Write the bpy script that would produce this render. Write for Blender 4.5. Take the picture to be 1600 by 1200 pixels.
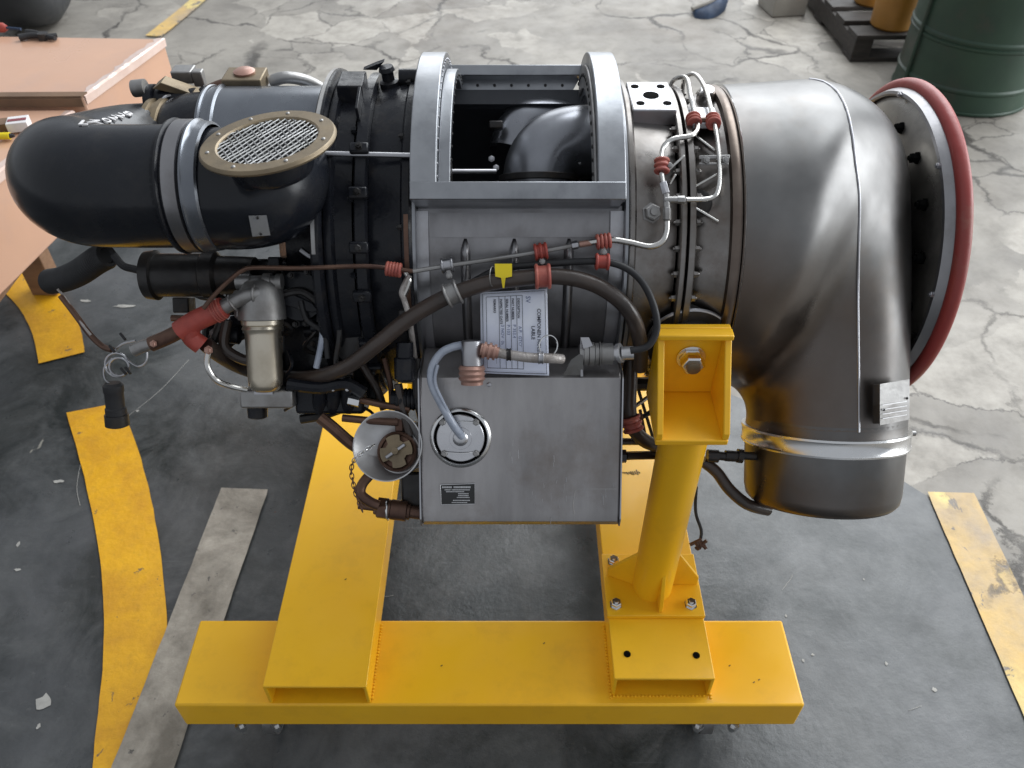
import bpy, math, random
from mathutils import Vector as V, Matrix, Quaternion
random.seed(7)
R = math.radians
for o in list(bpy.data.objects): bpy.data.objects.remove(o)
scn = bpy.context.scene
col = scn.collection

# ------------------------------------------------------------------ camera
FPX, PITCH, CH = 1270.0, R(43.5), 1.6
cam_d = bpy.data.cameras.new('camera')
cam = bpy.data.objects.new('camera', cam_d); col.objects.link(cam)
cam.location = (0, 0, CH); cam.rotation_euler = (math.pi/2 - PITCH, 0, 0)
cam_d.sensor_width = 36; cam_d.lens = FPX/1600*36
cam_d.clip_start = .05; cam_d.clip_end = 200
cam_d.dof.use_dof = True; cam_d.dof.focus_distance = 1.2; cam_d.dof.aperture_fstop = 7.0
scn.camera = cam
scn.render.resolution_x, scn.render.resolution_y = 1024, 768
# ------------------------------------------------------------------ light
w = bpy.data.worlds.new('World'); scn.world = w; w.use_nodes = True
bg = w.node_tree.nodes['Background']
bg.inputs[0].default_value = (.88, .93, 1.0, 1); bg.inputs[1].default_value = .43
def area(name, loc, tgt, sx, sy, power, colr):
    l = bpy.data.lights.new(name, 'AREA'); l.shape = 'RECTANGLE'; l.size = sx; l.size_y = sy
    l.energy = power; l.color = colr
    o = bpy.data.objects.new(name, l); col.objects.link(o); o.location = loc
    o.rotation_euler = (V(tgt)-V(loc)).to_track_quat('-Z', 'Y').to_euler()
    return o
area('door_light', (3.0, 10.5, 4.2), (0.2, 1.0, .4), 12, 6.5, 560, (.95, .98, 1))
area('side_door_light', (6.8, 1.9, 2.2), (0.2, 1.1, .4), 5.5, 3.8, 330, (.95, .98, 1))
area('roof_light', (3.6, 5.6, 6.6), (0.5, 1.2, .2), 7.0, 5.5, 560, (.93, .97, 1))
scn.view_settings.view_transform = 'Standard'; scn.view_settings.look = 'None'
scn.view_settings.exposure = 0.28; scn.view_settings.gamma = 1

# ------------------------------------------------------------------ geometry helpers
cp, sp = math.cos(PITCH), math.sin(PITCH)
AY, AZ = 1.13, .86                      # engine axis (runs along X)
Ev = V((0, -.578, -.816)); Nv = V((0, -.816, .578)); X1 = V((1, 0, 0))
A0 = V((0, AY, AZ))
def ray(u, v):
    a = (u-800)/FPX; b = -(v-600)/FPX
    return V((a, cp+b*sp, -sp+b*cp))
C0 = V((0, 0, CH))
def onz(u, v, z): q = ray(u, v); return C0 + q*((z-CH)/q.z)
def ony(u, v, y): q = ray(u, v); return C0 + q*(y/q.y)
def at(u, v, D): return C0 + ray(u, v)*D
def EN(x, s, n): return A0 + X1*x + Ev*s + Nv*n      # engine frame
def QP(u, v, n):                                      # point at stand-off n in front of the engine axis
    q = ray(u, v); t = (n + (A0-C0).dot(Nv))/q.dot(Nv)
    return C0 + q*t
def S(u, v, r):                                       # point on the casing at radius r
    q = ray(u, v); dy, dz = -AY, CH-AZ
    a = q.y**2+q.z**2; b = q.y*dy+q.z*dz; c = dy*dy+dz*dz-r*r
    d = max(b*b-a*c, 0)
    return C0 + q*((-b-math.sqrt(d))/a)
def frame(d):
    d = V(d).normalized()
    h = V((0, 0, 1)) if abs(d.z) < .9 else V((1, 0, 0))
    a = d.cross(h).normalized(); b = d.cross(a).normalized()
    return a, b
class G:
    def __init__(s): s.v = []; s.f = []
    def add(s, vs, fs):
        k = len(s.v); s.v += [V(p) for p in vs]; s.f += [tuple(i+k for i in f) for f in fs]; return s
    def box(s, c, sz, ax=None):
        c = V(c); ax = ax or (V((1,0,0)), V((0,1,0)), V((0,0,1)))
        vs = [c+ax[0]*(sz[0]/2*i)+ax[1]*(sz[1]/2*j)+ax[2]*(sz[2]/2*k) for i in (-1,1) for j in (-1,1) for k in (-1,1)]
        fl = [(0,1,3,2),(4,6,7,5),(0,4,5,1),(2,3,7,6),(0,2,6,4),(1,5,7,3)]
        if ax[0].cross(ax[1]).dot(ax[2]) < 0: fl = [f[::-1] for f in fl]
        return s.add(vs, fl)
    def bb(s, a, b):
        a, b = V(a), V(b); return s.box((a+b)/2, [abs(x) for x in (b-a)])
    def rings(s, rs, close0=True, close1=True, loop=False):
        n = len(rs[0]); vs = [p for r in rs for p in r]; fs = []
        m = len(rs)
        for i in range(m if loop else m-1):
            for j in range(n):
                a = i*n+j; b = i*n+(j+1) % n; i2 = (i+1) % m
                fs.append((a, b, i2*n+(j+1) % n, i2*n+j))
        if not loop:
            if close0: fs.append(tuple(range(n))[::-1])
            if close1: fs.append(tuple((m-1)*n+j for j in range(n)))
        return s.add(vs, fs)
    def lathe(s, prof, o, d, seg=48, c0=True, c1=True, a0=None, a1=None):
        o = V(o); d = V(d).normalized(); a, b = frame(d)
        rs = []
        for (x, r) in prof:
            rs.append([o+d*x+(a*math.cos(t)-b*math.sin(t))*-max(r, 1e-5) for t in [2*math.pi*k/seg for k in range(seg)]])
        return s.rings([r[::-1] for r in rs], c0, c1)
    def cyl(s, p0, p1, r0, r1=None, seg=24):
        p0, p1 = V(p0), V(p1); L = (p1-p0).length
        return s.lathe([(0, r0), (L, r0 if r1 is None else r1)], p0, p1-p0, seg)
    def tube(s, pts, r, seg=10, smooth=4, r1=None):
        P = [V(p) for p in pts]
        if smooth and len(P) > 2: P = catmull(P, smooth)
        n = len(P); rs = []; pa = None
        for i, p in enumerate(P):
            t = (P[min(i+1, n-1)]-P[max(i-1, 0)]).normalized()
            if pa is None: pa = frame(t)[0]
            pa = (pa-t*pa.dot(t)).normalized(); pb = t.cross(pa)
            rr = r if r1 is None else r+(r1-r)*i/(n-1)
            rs.append([p+(pa*math.cos(q)+pb*math.sin(q))*rr for q in [2*math.pi*k/seg for k in range(seg)]])
        return s.rings(rs)
    def torus(s, c, d, Rr, r, seg=40, sg=10):
        c = V(c); a, b = frame(d); d = V(d).normalized(); rs = []
        for i in range(seg):
            t = 2*math.pi*i/seg; q = a*math.cos(t)+b*math.sin(t)
            rs.append([c+q*(Rr+r*math.cos(k))+d*(r*math.sin(k)) for k in [2*math.pi*j/sg for j in range(sg)]])
        return s.rings(rs, loop=True)
    def prism(s, pts, d):
        d = V(d); n = len(pts); P = [V(p) for p in pts]
        nn = (P[1]-P[0]).cross(P[2]-P[1])
        if nn.dot(d) > 0: P = P[::-1]
        vs = P+[p+d for p in P]
        return s.add(vs, [tuple(range(n)), tuple(range(2*n-1, n-1, -1))]+[(i, n+i, n+(i+1) % n, (i+1) % n)[::1] for i in range(n)])
    def hexn(s, p, d, r, h): return s.lathe([(0, r), (h*.85, r), (h, r*.88)], p, d, 6)
    def build(s, name, m, parent=None, bevel=0, ang=35, bseg=2, label=None, kind=None):
        me = bpy.data.meshes.new(name)
        if not s.v: raise Exception(name)
        mn = V([min(p[i] for p in s.v) for i in range(3)]); mx = V([max(p[i] for p in s.v) for i in range(3)])
        c = (mn+mx)/2; 
        if not parent: c.z = mn.z
        me.from_pydata([p-c for p in s.v], [], s.f); me.update()
        me.polygons.foreach_set('use_smooth', [True]*len(me.polygons)); me.set_sharp_from_angle(angle=R(ang))
        me.materials.append(m)
        o = bpy.data.objects.new(name, me); col.objects.link(o)
        if parent:
            o.parent = parent; o.location = c - wloc(parent)
        else: o.location = c
        if bevel:
            b = o.modifiers.new('bevel', 'BEVEL'); b.width = bevel; b.segments = bseg; b.limit_method = 'ANGLE'; b.angle_limit = R(40); b.harden_normals = False
        if label: o['label'] = label
        if kind: o['kind'] = kind
        return o
def wloc(o):
    l = V(o.location)
    while o.parent: o = o.parent; l += V(o.location)
    return l
def catmull(P, k):
    out = []; n = len(P)
    for i in range(n-1):
        p0 = P[max(i-1, 0)]; p1 = P[i]; p2 = P[i+1]; p3 = P[min(i+2, n-1)]
        for j in range(k):
            t = j/k
            out.append(.5*((2*p1)+(p2-p0)*t+(2*p0-5*p1+4*p2-p3)*t*t+(3*p1-p0-3*p2+p3)*t**3))
    out.append(P[-1]); return out
def thing(name, loc, label, cat, group=None):
    o = bpy.data.objects.new(name, None); col.objects.link(o); o.location = loc
    o.empty_display_size = .05
    o['label'] = label; o['category'] = cat
    if group: o['group'] = group
    return o
def tag(o, label, cat, group=None):
    o['label'] = label; o['category'] = cat
    if group: o['group'] = group
    return o
def text(parent, s, o, xd, yd, size, m, name='lettering', ex=.0003, align='LEFT', bold=0):
    c = bpy.data.curves.new('t', 'FONT'); c.body = s; c.size = size; c.extrude = ex; c.align_x = align; c.resolution_u = 2; c.offset = bold
    tmp = bpy.data.objects.new('t', c); col.objects.link(tmp)
    bpy.context.view_layer.update()
    dg = bpy.context.evaluated_depsgraph_get()
    me = bpy.data.meshes.new_from_object(tmp.evaluated_get(dg)); bpy.data.objects.remove(tmp)
    me.materials.clear(); me.materials.append(m)
    xd = V(xd).normalized(); zd = xd.cross(V(yd)).normalized(); yd = zd.cross(xd)
    M = Matrix((xd, yd, zd)).transposed().to_4x4()
    ob = bpy.data.objects.new(name, me); col.objects.link(ob); ob.parent = parent
    ob.matrix_local = Matrix.Translation(V(o)-wloc(parent)) @ M
    return ob
_bm = {}
def bolt(parent, p, d, r, h, m, name='bolt', kind='hex'):
    key = (kind, round(r, 4), round(h, 4), m.name)
    if key not in _bm:
        g = G()
        if kind == 'hex': g.lathe([(0, r*1.25), (h*.15, r*1.25), (h*.17, r), (h*.85, r), (h, r*.85)], (0,0,0), (0,0,1), 12 if r < .004 else 6); g.lathe([(h*.9, r*.5), (h*1.35, r*.45)], (0,0,0), (0,0,1), 10)
        else: g.lathe([(0, r), (h*.5, r*.95), (h*.85, r*.6), (h, r*.1)], (0,0,0), (0,0,1), 10)
        me = bpy.data.meshes.new(name); me.from_pydata(g.v, [], g.f); me.polygons.foreach_set('use_smooth', [True]*len(me.polygons)); me.set_sharp_from_angle(angle=R(30)); me.materials.append(m); _bm[key] = me
    o = bpy.data.objects.new(name, _bm[key]); col.objects.link(o); o.parent = parent
    o.location = V(p)-wloc(parent); o.rotation_euler = V(d).to_track_quat('Z', 'Y').to_euler()
    return o

# ------------------------------------------------------------------ materials
def mat(name, c, rough=.5, metal=0, c2=None, nscale=6, namt=.5, rvar=.1, bump=.0, bscale=60, coat=0, stretch=None, detail=6, spec=.5, streak=None, trans=0, dirt=None, dscale=14, damt=.5):
    m = bpy.data.materials.new(name); m.use_nodes = True; nt = m.node_tree; N = nt.nodes; L = nt.links
    b = N['Principled BSDF']
    tc = N.new('ShaderNodeTexCoord'); mp = N.new('ShaderNodeMapping'); L.new(tc.outputs['Object'], mp.inputs[0])
    if stretch: mp.inputs['Scale'].default_value = stretch
    n1 = N.new('ShaderNodeTexNoise'); n1.inputs['Scale'].default_value = nscale; n1.inputs['Detail'].default_value = detail; n1.inputs['Roughness'].default_value = .6
    L.new(mp.outputs[0], n1.inputs[0])
    rp = N.new('ShaderNodeMapRange'); rp.inputs[1].default_value = .35; rp.inputs[2].default_value = .68; rp.inputs[3].default_value = 0; rp.inputs[4].default_value = 1
    L.new(n1.outputs[0], rp.inputs[0])
    mx = N.new('ShaderNodeMix'); mx.data_type = 'RGBA'
    c2 = c2 or tuple(x*.75 for x in c)
    mx.inputs[6].default_value = (*c, 1); mx.inputs[7].default_value = (*[c[i]+(c2[i]-c[i])*namt*2 if namt < .5 else c2[i] for i in range(3)], 1)
    L.new(rp.outputs[0], mx.inputs[0])
    out = mx.outputs[2]
    if dirt:
        n3 = N.new('ShaderNodeTexNoise'); n3.inputs['Scale'].default_value = dscale; n3.inputs['Detail'].default_value = 8; n3.inputs['Roughness'].default_value = .7
        L.new(tc.outputs['Object'], n3.inputs[0])
        r3 = N.new('ShaderNodeMapRange'); r3.inputs[1].default_value = .52; r3.inputs[2].default_value = .75; r3.inputs[4].default_value = damt; L.new(n3.outputs[0], r3.inputs[0])
        m3 = N.new('ShaderNodeMix'); m3.data_type = 'RGBA'; L.new(r3.outputs[0], m3.inputs[0]); L.new(out, m3.inputs[6]); m3.inputs[7].default_value = (*dirt, 1); out = m3.outputs[2]
    L.new(out, b.inputs['Base Color'])
    n2 = N.new('ShaderNodeTexNoise'); n2.inputs['Scale'].default_value = nscale*3.1; n2.inputs['Detail'].default_value = 8; L.new(mp.outputs[0], n2.inputs[0])
    rr = N.new('ShaderNodeMapRange'); rr.inputs[1].default_value = .3; rr.inputs[2].default_value = .7; rr.inputs[3].default_value = max(rough-rvar, .03); rr.inputs[4].default_value = rough+rvar
    L.new(n2.outputs[0], rr.inputs[0]); L.new(rr.outputs[0], b.inputs['Roughness'])
    b.inputs['Metallic'].default_value = metal; b.inputs['Specular IOR Level'].default_value = spec
    if coat: b.inputs['Coat Weight'].default_value = coat; b.inputs['Coat Roughness'].default_value = .12
    if trans: b.inputs['Transmission Weight'].default_value = trans
    if bump:
        n4 = N.new('ShaderNodeTexNoise'); n4.inputs['Scale'].default_value = bscale; n4.inputs['Detail'].default_value = 5; L.new(mp.outputs[0], n4.inputs[0])
        bp = N.new('ShaderNodeBump'); bp.inputs['Strength'].default_value = bump; bp.inputs['Distance'].default_value = .002; L.new(n4.outputs[0], bp.inputs['Height']); L.new(bp.outputs[0], b.inputs['Normal'])
    return m
M = {}
M['yellow'] = mat('yellow_paint', (.93, .515, .010), .42, 0, (.87, .455, .008), 3, .5, .1, .08, 35, coat=.15, dirt=(.45, .22, .02), dscale=14, damt=.22)
M['black'] = mat('black_paint', (.007, .008, .011), .24, 0, (.011, .013, .018), 5, .5, .08, .12, 60, spec=.36, dirt=(.05, .045, .04), dscale=9, damt=.35)
M['blackcast'] = mat('black_casting', (.009, .010, .014), .28, .0, (.016, .017, .021), 14, .5, .12, .25, 90, spec=.25, dirt=(.06, .05, .04), dscale=25, damt=.4)
M['dark'] = mat('oily_dark_metal', (.035, .033, .033), .4, .4, (.018, .017, .017), 12, .5, .15, .4, 80, dirt=(.09, .065, .045), dscale=25, damt=.5)
M['rubber'] = mat('black_rubber', (.02, .02, .022), .6, 0, None, 12)
M['tanksteel'] = mat('tank_steel', (.43, .415, .415), .38, .9, (.27, .26, .26), 5, .5, .09, .08, 120, stretch=(2.2, .6, .6), dirt=(.20, .165, .14), dscale=5, damt=.8)  # brownish blotches: stains plus brownish reflections put into the colour
M['steel'] = mat('bare_steel', (.50, .50, .52), .36, 1, (.38, .38, .40), 6, .5, .08, .04, 150, dirt=(.25, .2, .16), dscale=10, damt=.35)
M['casing'] = mat('casing_steel', (.34, .335, .345), .38, 1, (.22, .215, .22), 5, .5, .08, .06, 120, stretch=(2, 1, 1), dirt=(.14, .12, .11), dscale=8, damt=.5)
M['frame'] = mat('frame_alloy', (.37, .38, .40), .36, 1, (.23, .24, .255), 7, .5, .08, .05, 150, dirt=(.2, .2, .22), dscale=14, damt=.5)
M['bright'] = mat('bright_steel', (.80, .80, .80), .2, 1, (.7, .7, .7), 10, .5, .06)
M['pipe'] = mat('stainless_pipe', (.66, .65, .63), .25, 1, (.5, .48, .45), 12, .5, .08)
M['turbine'] = mat('turbine_steel', (.29, .275, .265), .34, 1, (.15, .135, .12), 9, .5, .1, .1, 90, dirt=(.11, .07, .05), dscale=12, damt=.6)
M['brass'] = mat('dull_brass', (.27, .21, .135), .45, .7, (.18, .145, .10), 15, .5, .1, .15, 80, dirt=(.16, .12, .08), dscale=30, damt=.5)
M['gold'] = mat('gold_canister', (.66, .60, .50), .30, .95, (.54, .48, .38), 6, .5, .06, dirt=(.3, .24, .16), dscale=12, damt=.3)
M['alu'] = mat('dull_aluminium', (.38, .375, .37), .45, .8, (.26, .25, .24), 12, .5, .1, .3, 70, dirt=(.12, .10, .085), dscale=16, damt=.5)
M['red'] = mat('red_silicone', (.42, .07, .05), .45, 0, (.27, .045, .035), 30, .5, .1, .3, 80)
M['redrib'] = mat('red_ribbed_tape', (.46, .14, .10), .5, 0, (.30, .06, .05), 40, .5, .1, .3, 80)
M['redhose'] = mat('red_rubber_seal', (.30, .035, .03), .45, 0, (.24, .05, .04), 5, .5, .1, .3, 60, dirt=(.34, .20, .14), dscale=5, damt=.8)
M['hose'] = mat('brown_hose', (.055, .038, .030), .40, 0, (.028, .021, .018), 12, .5, .08, .3, 120, coat=.2)
M['rust'] = mat('rusty_steel', (.17, .10, .07), .45, .7, (.09, .05, .04), 18, .5, .12, .2, 80)
M['pink'] = mat('pinkish_fitting', (.50, .30, .24), .42, .4, (.34, .19, .15), 20)
M['paper'] = mat('label_paper', (.84, .87, .95), .45, 0, (.60, .65, .83), 8, coat=.25)
M['ink'] = mat('print_ink', (.05, .055, .08), .6)
M['biro'] = mat('pen_ink', (.16, .20, .36), .6)
M['tagyellow'] = mat('tag_plastic', (.88, .68, .01), .4)
M['inkdark'] = mat('nameplate_black', (.03, .03, .03), .45, .2)
M['plate'] = mat('nameplate_alloy', (.62, .62, .64), .35, .8, (.5, .5, .5), 30)
M['clear'] = mat('milky_sleeve', (.42, .46, .54), .25, 0, (.30, .34, .42), 30, coat=.5, bump=.5, bscale=200)
M['braid'] = mat('dirty_braid', (.44, .41, .39), .4, .3, (.25, .22, .2), 60, bump=.6, bscale=300)
M['carton'] = mat('salmon_carton', (.63, .375, .25), .36, 0, (.57, .335, .225), 2.5, .5, .12, .5, 8, coat=.5, dirt=(.48, .32, .26), dscale=3, damt=.55)
M['kraft'] = mat('brown_edge', (.20, .12, .07), .6, 0, (.13, .08, .05), 8)
M['dish'] = mat('satin_dish', (.62, .62, .63), .42, .75, (.45, .44, .43), 12, .5, .08)
M['film'] = mat('shiny_wrap', (.80, .62, .54), .18, 0, (.72, .52, .44), 20, .5, .1, .8, 18, coat=.8)
M['white'] = mat('white_card', (.78, .76, .76), .5)
M['maroon'] = mat('maroon_print', (.25, .06, .07), .5)
M['wood'] = mat('pallet_wood', (.045, .037, .032), .7, 0, (.02, .018, .016), 8, stretch=(1, 6, 6), bump=.4, bscale=30)
M['woodlight'] = mat('raw_wood', (.28, .16, .09), .6, 0, (.2, .11, .06), 8, stretch=(1, 6, 6))
M['bin'] = mat('orange_bin', (.42, .20, .035), .5, 0, (.28, .13, .02), 4)
M['drum'] = mat('green_drum', (.024, .058, .034), .5, 0, (.017, .036, .026), 3, .5, .15, .3, 20, dirt=(.075, .06, .045), dscale=3, damt=.85)
M['cream'] = mat('cream_block', (.36, .34, .30), .7, 0, (.28, .26, .23), 6)
M['blue'] = mat('blue_cloth', (.025, .05, .10), .7, 0, (.015, .025, .05), 9)
M['tyre'] = mat('tyre_rubber', (.018, .02, .023), .42, 0, (.03, .032, .035), 8, bump=.2)
M['inside'] = mat('dark_interior', (.038, .042, .050), .55, .0, (.055, .058, .065), 8, spec=.4)  # dark blue-grey for the parts inside the plenum opening
M['mesh'] = mat('screen_wire', (.40, .40, .40), .4, .8, (.25, .25, .24), 25)

# elbow: brushed steel with brown heat tint low on the inner side
M['chalk'] = mat('bare_chipped_concrete', (.42, .41, .38), .7, 0, (.3, .29, .27), 30)
def elbow_mat():
    m = mat('exhaust_steel', (.18, .178, .176), .36, 1, (.10, .098, .096), 3.5, .5, .10, .06, 25, dirt=(.14, .11, .085), dscale=4, damt=.5)
    nt = m.node_tree; N = nt.nodes; L = nt.links; b = N['Principled BSDF']
    src = b.inputs['Base Color'].links[0].from_socket
    tc = N.new('ShaderNodeTexCoord'); nz = N.new('ShaderNodeTexNoise'); nz.inputs['Scale'].default_value = 3; nz.inputs['Detail'].default_value = 5
    L.new(tc.outputs['Object'], nz.inputs[0])
    sx = N.new('ShaderNodeSeparateXYZ'); L.new(tc.outputs['Object'], sx.inputs[0])
    a = N.new('ShaderNodeMath'); a.operation = 'MULTIPLY_ADD'; L.new(sx.outputs[0], a.inputs[0]); a.inputs[1].default_value = -2.2; a.inputs[2].default_value = .0
    c = N.new('ShaderNodeMath'); c.operation = 'MULTIPLY_ADD'; L.new(sx.outputs[2], c.inputs[0]); c.inputs[1].default_value = -1.6; L.new(a.outputs[0], c.inputs[2])
    d = N.new('ShaderNodeMath'); d.operation = 'ADD'; L.new(c.outputs[0], d.inputs[0]); L.new(nz.outputs[0], d.inputs[1])
    r = N.new('ShaderNodeMapRange'); r.inputs[1].default_value = .38; r.inputs[2].default_value = .85; r.inputs[4].default_value = .6; L.new(d.outputs[0], r.inputs[0])
    mx = N.new('ShaderNodeMix'); mx.data_type = 'RGBA'; L.new(r.outputs[0], mx.inputs[0]); L.new(src, mx.inputs[6]); mx.inputs[7].default_value = (.15, .095, .062, 1)
    L.new(mx.outputs[2], b.inputs['Base Color'])
    return m
M['elbow'] = elbow_mat()
M['hole'] = mat('hole_black', (.004, .004, .004), .9, 0, spec=.05)
M['innerduct'] = mat('inner_duct_steel', (.30, .31, .34), .33, .9, (.2, .205, .22), 6)
M['band'] = mat('polished_band', (.74, .74, .74), .24, 1, (.65, .65, .65), 6)
M['bulkhead'] = mat('dark_bulkhead_metal', (.34, .32, .29), .34, .95, (.16, .15, .14), 6, dirt=(.04, .04, .04), dscale=4, damt=.7)
M['drumgrey'] = mat('grey_duct_paint', (.22, .235, .26), .3, .8, (.15, .16, .18), 5)
M['machined'] = mat('machined_steel', (.62, .62, .64), .27, 1, (.5, .5, .52), 20, .5, .05)
M['bronze'] = mat('heat_browned_band', (.20, .165, .14), .4, 1, (.13, .10, .085), 12, .5, .08)

def concrete(name, base, base2, crackc, rough, crack=1.0, scale=1.0, chips=None, mott=False, chs=3.6, cht=.70):
    m = bpy.data.materials.new(name); m.use_nodes = True; nt = m.node_tree; N = nt.nodes; L = nt.links; b = N['Principled BSDF']
    tc = N.new('ShaderNodeTexCoord')
    def noise(s, d=8, r=.6, dist=0):
        n = N.new('ShaderNodeTexNoise'); n.inputs['Scale'].default_value = s*scale; n.inputs['Detail'].default_value = d; n.inputs['Roughness'].default_value = r; n.inputs['Distortion'].default_value = dist
        L.new(tc.outputs['Object'], n.inputs[0]); return n
    def mr(sock, a, c, lo=0, hi=1):
        q = N.new('ShaderNodeMapRange'); q.inputs[1].default_value = a; q.inputs[2].default_value = c; q.inputs[3].default_value = lo; q.inputs[4].default_value = hi; L.new(sock, q.inputs[0]); return q.outputs[0]
    def mix(f, a, c):
        q = N.new('ShaderNodeMix'); q.data_type = 'RGBA'
        L.new(f, q.inputs[0])
        for i, s in ((6, a), (7, c)):
            if isinstance(s, tuple): q.inputs[i].default_value = (*s, 1)
            else: L.new(s, q.inputs[i])
        return q.outputs[2]
    def mul(a, c):
        q = N.new('ShaderNodeMath'); q.operation = 'MULTIPLY'; L.new(a, q.inputs[0])
        if isinstance(c, float): q.inputs[1].default_value = c
        else: L.new(c, q.inputs[1])
        return q.outputs[0]
    n1 = noise(1.7, 10, .65, .3); n2 = noise(9, 8, .7); n3 = noise(.8, 4)
    c = mix(mr(n1.outputs[0], .38, .62), base, base2)
    c = mix(mr(n2.outputs[0], .5, .8, 0, .45), c, tuple(x*.6 for x in base2))
    if mott:
        m1 = noise(4.5, 12, .72, .8); c = mix(mr(m1.outputs[0], .44, .66, 0, .75), c, (.115, .118, .118))
        m2 = noise(2.2, 10, .7, .5); c = mix(mr(m2.outputs[0], .50, .68, 0, .8), c, (.016, .019, .017))
        m3 = noise(38, 6, .7); c = mix(mr(m3.outputs[0], .62, .78, 0, .5), c, (.17, .17, .165))
    if crack >= 1: c = mix(mr(noise(.9, 6, .62, .4).outputs[0], .55, .74, 0, .65), c, (.115, .09, .068))
    hs = []
    # distorted coordinates for cracks
    nd0 = noise(1.6, 2, .5); ad0 = N.new('ShaderNodeVectorMath'); ad0.operation = 'MULTIPLY_ADD'; L.new(nd0.outputs['Color'], ad0.inputs[0]); ad0.inputs[1].default_value = (.7, .5, .0); L.new(tc.outputs['Object'], ad0.inputs[2])
    nd = noise(11, 8, .7); ad = N.new('ShaderNodeVectorMath'); ad.operation = 'MULTIPLY_ADD'; L.new(nd.outputs['Color'], ad.inputs[0]); ad.inputs[1].default_value = (.13, .13, .0); L.new(ad0.outputs[0], ad.inputs[2])
    if crack:
        for sc, wd, st in ((1.35, .012, 1.), (3.3, .013, .7)):
            vo = N.new('ShaderNodeTexVoronoi'); vo.feature = 'DISTANCE_TO_EDGE'; vo.inputs['Scale'].default_value = sc; L.new(ad.outputs[0], vo.inputs[0])
            ln = mr(vo.outputs[0], wd*.2, wd*1.3, 1, 0)
            msk = mr(noise(1.9 if sc < 3 else 1.3, 4).outputs[0], .43 if sc < 3 else .50, .58, 0, st*crack)
            k = mul(ln, msk); hs.append(k)
            c = mix(k, c, crackc)
        # pale worn patches along the cracks
        vo = N.new('ShaderNodeTexVoronoi'); vo.feature = 'F1'; vo.inputs['Scale'].default_value = 3.3; L.new(ad.outputs[0], vo.inputs[0])
        sx = N.new('ShaderNodeSeparateColor'); L.new(vo.outputs['Color'], sx.inputs[0])
        pt = mul(mr(sx.outputs[0], .62, .66), mr(n3.outputs[0], .44, .52))
        c = mix(mul(mul(pt, .65), mr(n2.outputs[0], .75, .35)), c, tuple(min(x*1.55, .8) for x in base))
        for k in hs: c = mix(mul(k, .8), c, crackc)
    if chips:
        nc = noise(chs, 5, .65, .6); 
        c = mix(mr(nc.outputs[0], cht, cht+.015), c, chips)
        ns = N.new('ShaderNodeTexNoise'); mp = N.new('ShaderNodeMapping'); mp.inputs['Rotation'].default_value = (0, 0, .6); mp.inputs['Scale'].default_value = (1.2, 22, 1); L.new(tc.outputs['Object'], mp.inputs[0]); L.new(mp.outputs[0], ns.inputs[0]); ns.inputs['Scale'].default_value = 3; ns.inputs['Detail'].default_value = 3
        c = mix(mr(ns.outputs[0], .70, .78, 0, .35), c, tuple(x*2.2 for x in base2))
    L.new(c, b.inputs['Base Color'])
    L.new(mr(n2.outputs[0], .3, .7, rough-.1, rough+.12), b.inputs['Roughness'])
    bp = N.new('ShaderNodeBump'); bp.inputs['Strength'].default_value = .35; bp.inputs['Distance'].default_value = .006
    hh = noise(14, 8, .7).outputs[0]
    if hs:
        sub = N.new('ShaderNodeMath'); sub.operation = 'MULTIPLY_ADD'; L.new(hs[0], sub.inputs[0]); sub.inputs[1].default_value = -1.5; L.new(hh, sub.inputs[2]); hh = sub.outputs[0]
    L.new(hh, bp.inputs['Height']); L.new(bp.outputs[0], b.inputs['Normal'])
    return m
M['concrete'] = concrete('worn_concrete', (.285, .262, .228), (.165, .15, .13), (.05, .043, .036), .55)
M['painted'] = concrete('dark_painted_floor', (.016, .020, .020), (.085, .088, .092), (.02, .02, .02), .33, 0, 1, chips=(.26, .25, .22), mott=True)
M['stripeyellow'] = concrete('yellow_floor_paint', (.80, .42, .012), (.62, .30, .015), (.12, .08, .05), .45, 0, 4.0, chips=(.22, .14, .06), chs=5, cht=.66)
M['stripeworn'] = concrete('worn_yellow_floor_paint', (.64, .42, .13), (.38, .29, .19), (.12, .10, .08), .5, .9, 2.0, chips=(.20, .17, .14), chs=5, cht=.585)
M['stripewhite'] = concrete('scuffed_white_floor_paint', (.42, .38, .32), (.17, .15, .12), (.08, .08, .08), .5, 0, 3.5, chips=(.10, .09, .08), chs=8, cht=.64)

# ------------------------------------------------------------------ setting
def sheet(name, pts, z, m):
    g = G(); g.add([(p[0], p[1], z) for p in pts], [tuple(range(len(pts)))])
    o = g.build(name, m); o['kind'] = 'structure'; return o
sheet('floor', [(-20, -8), (20, -8), (20, 30), (-20, 30)], 0, M['concrete'])
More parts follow.
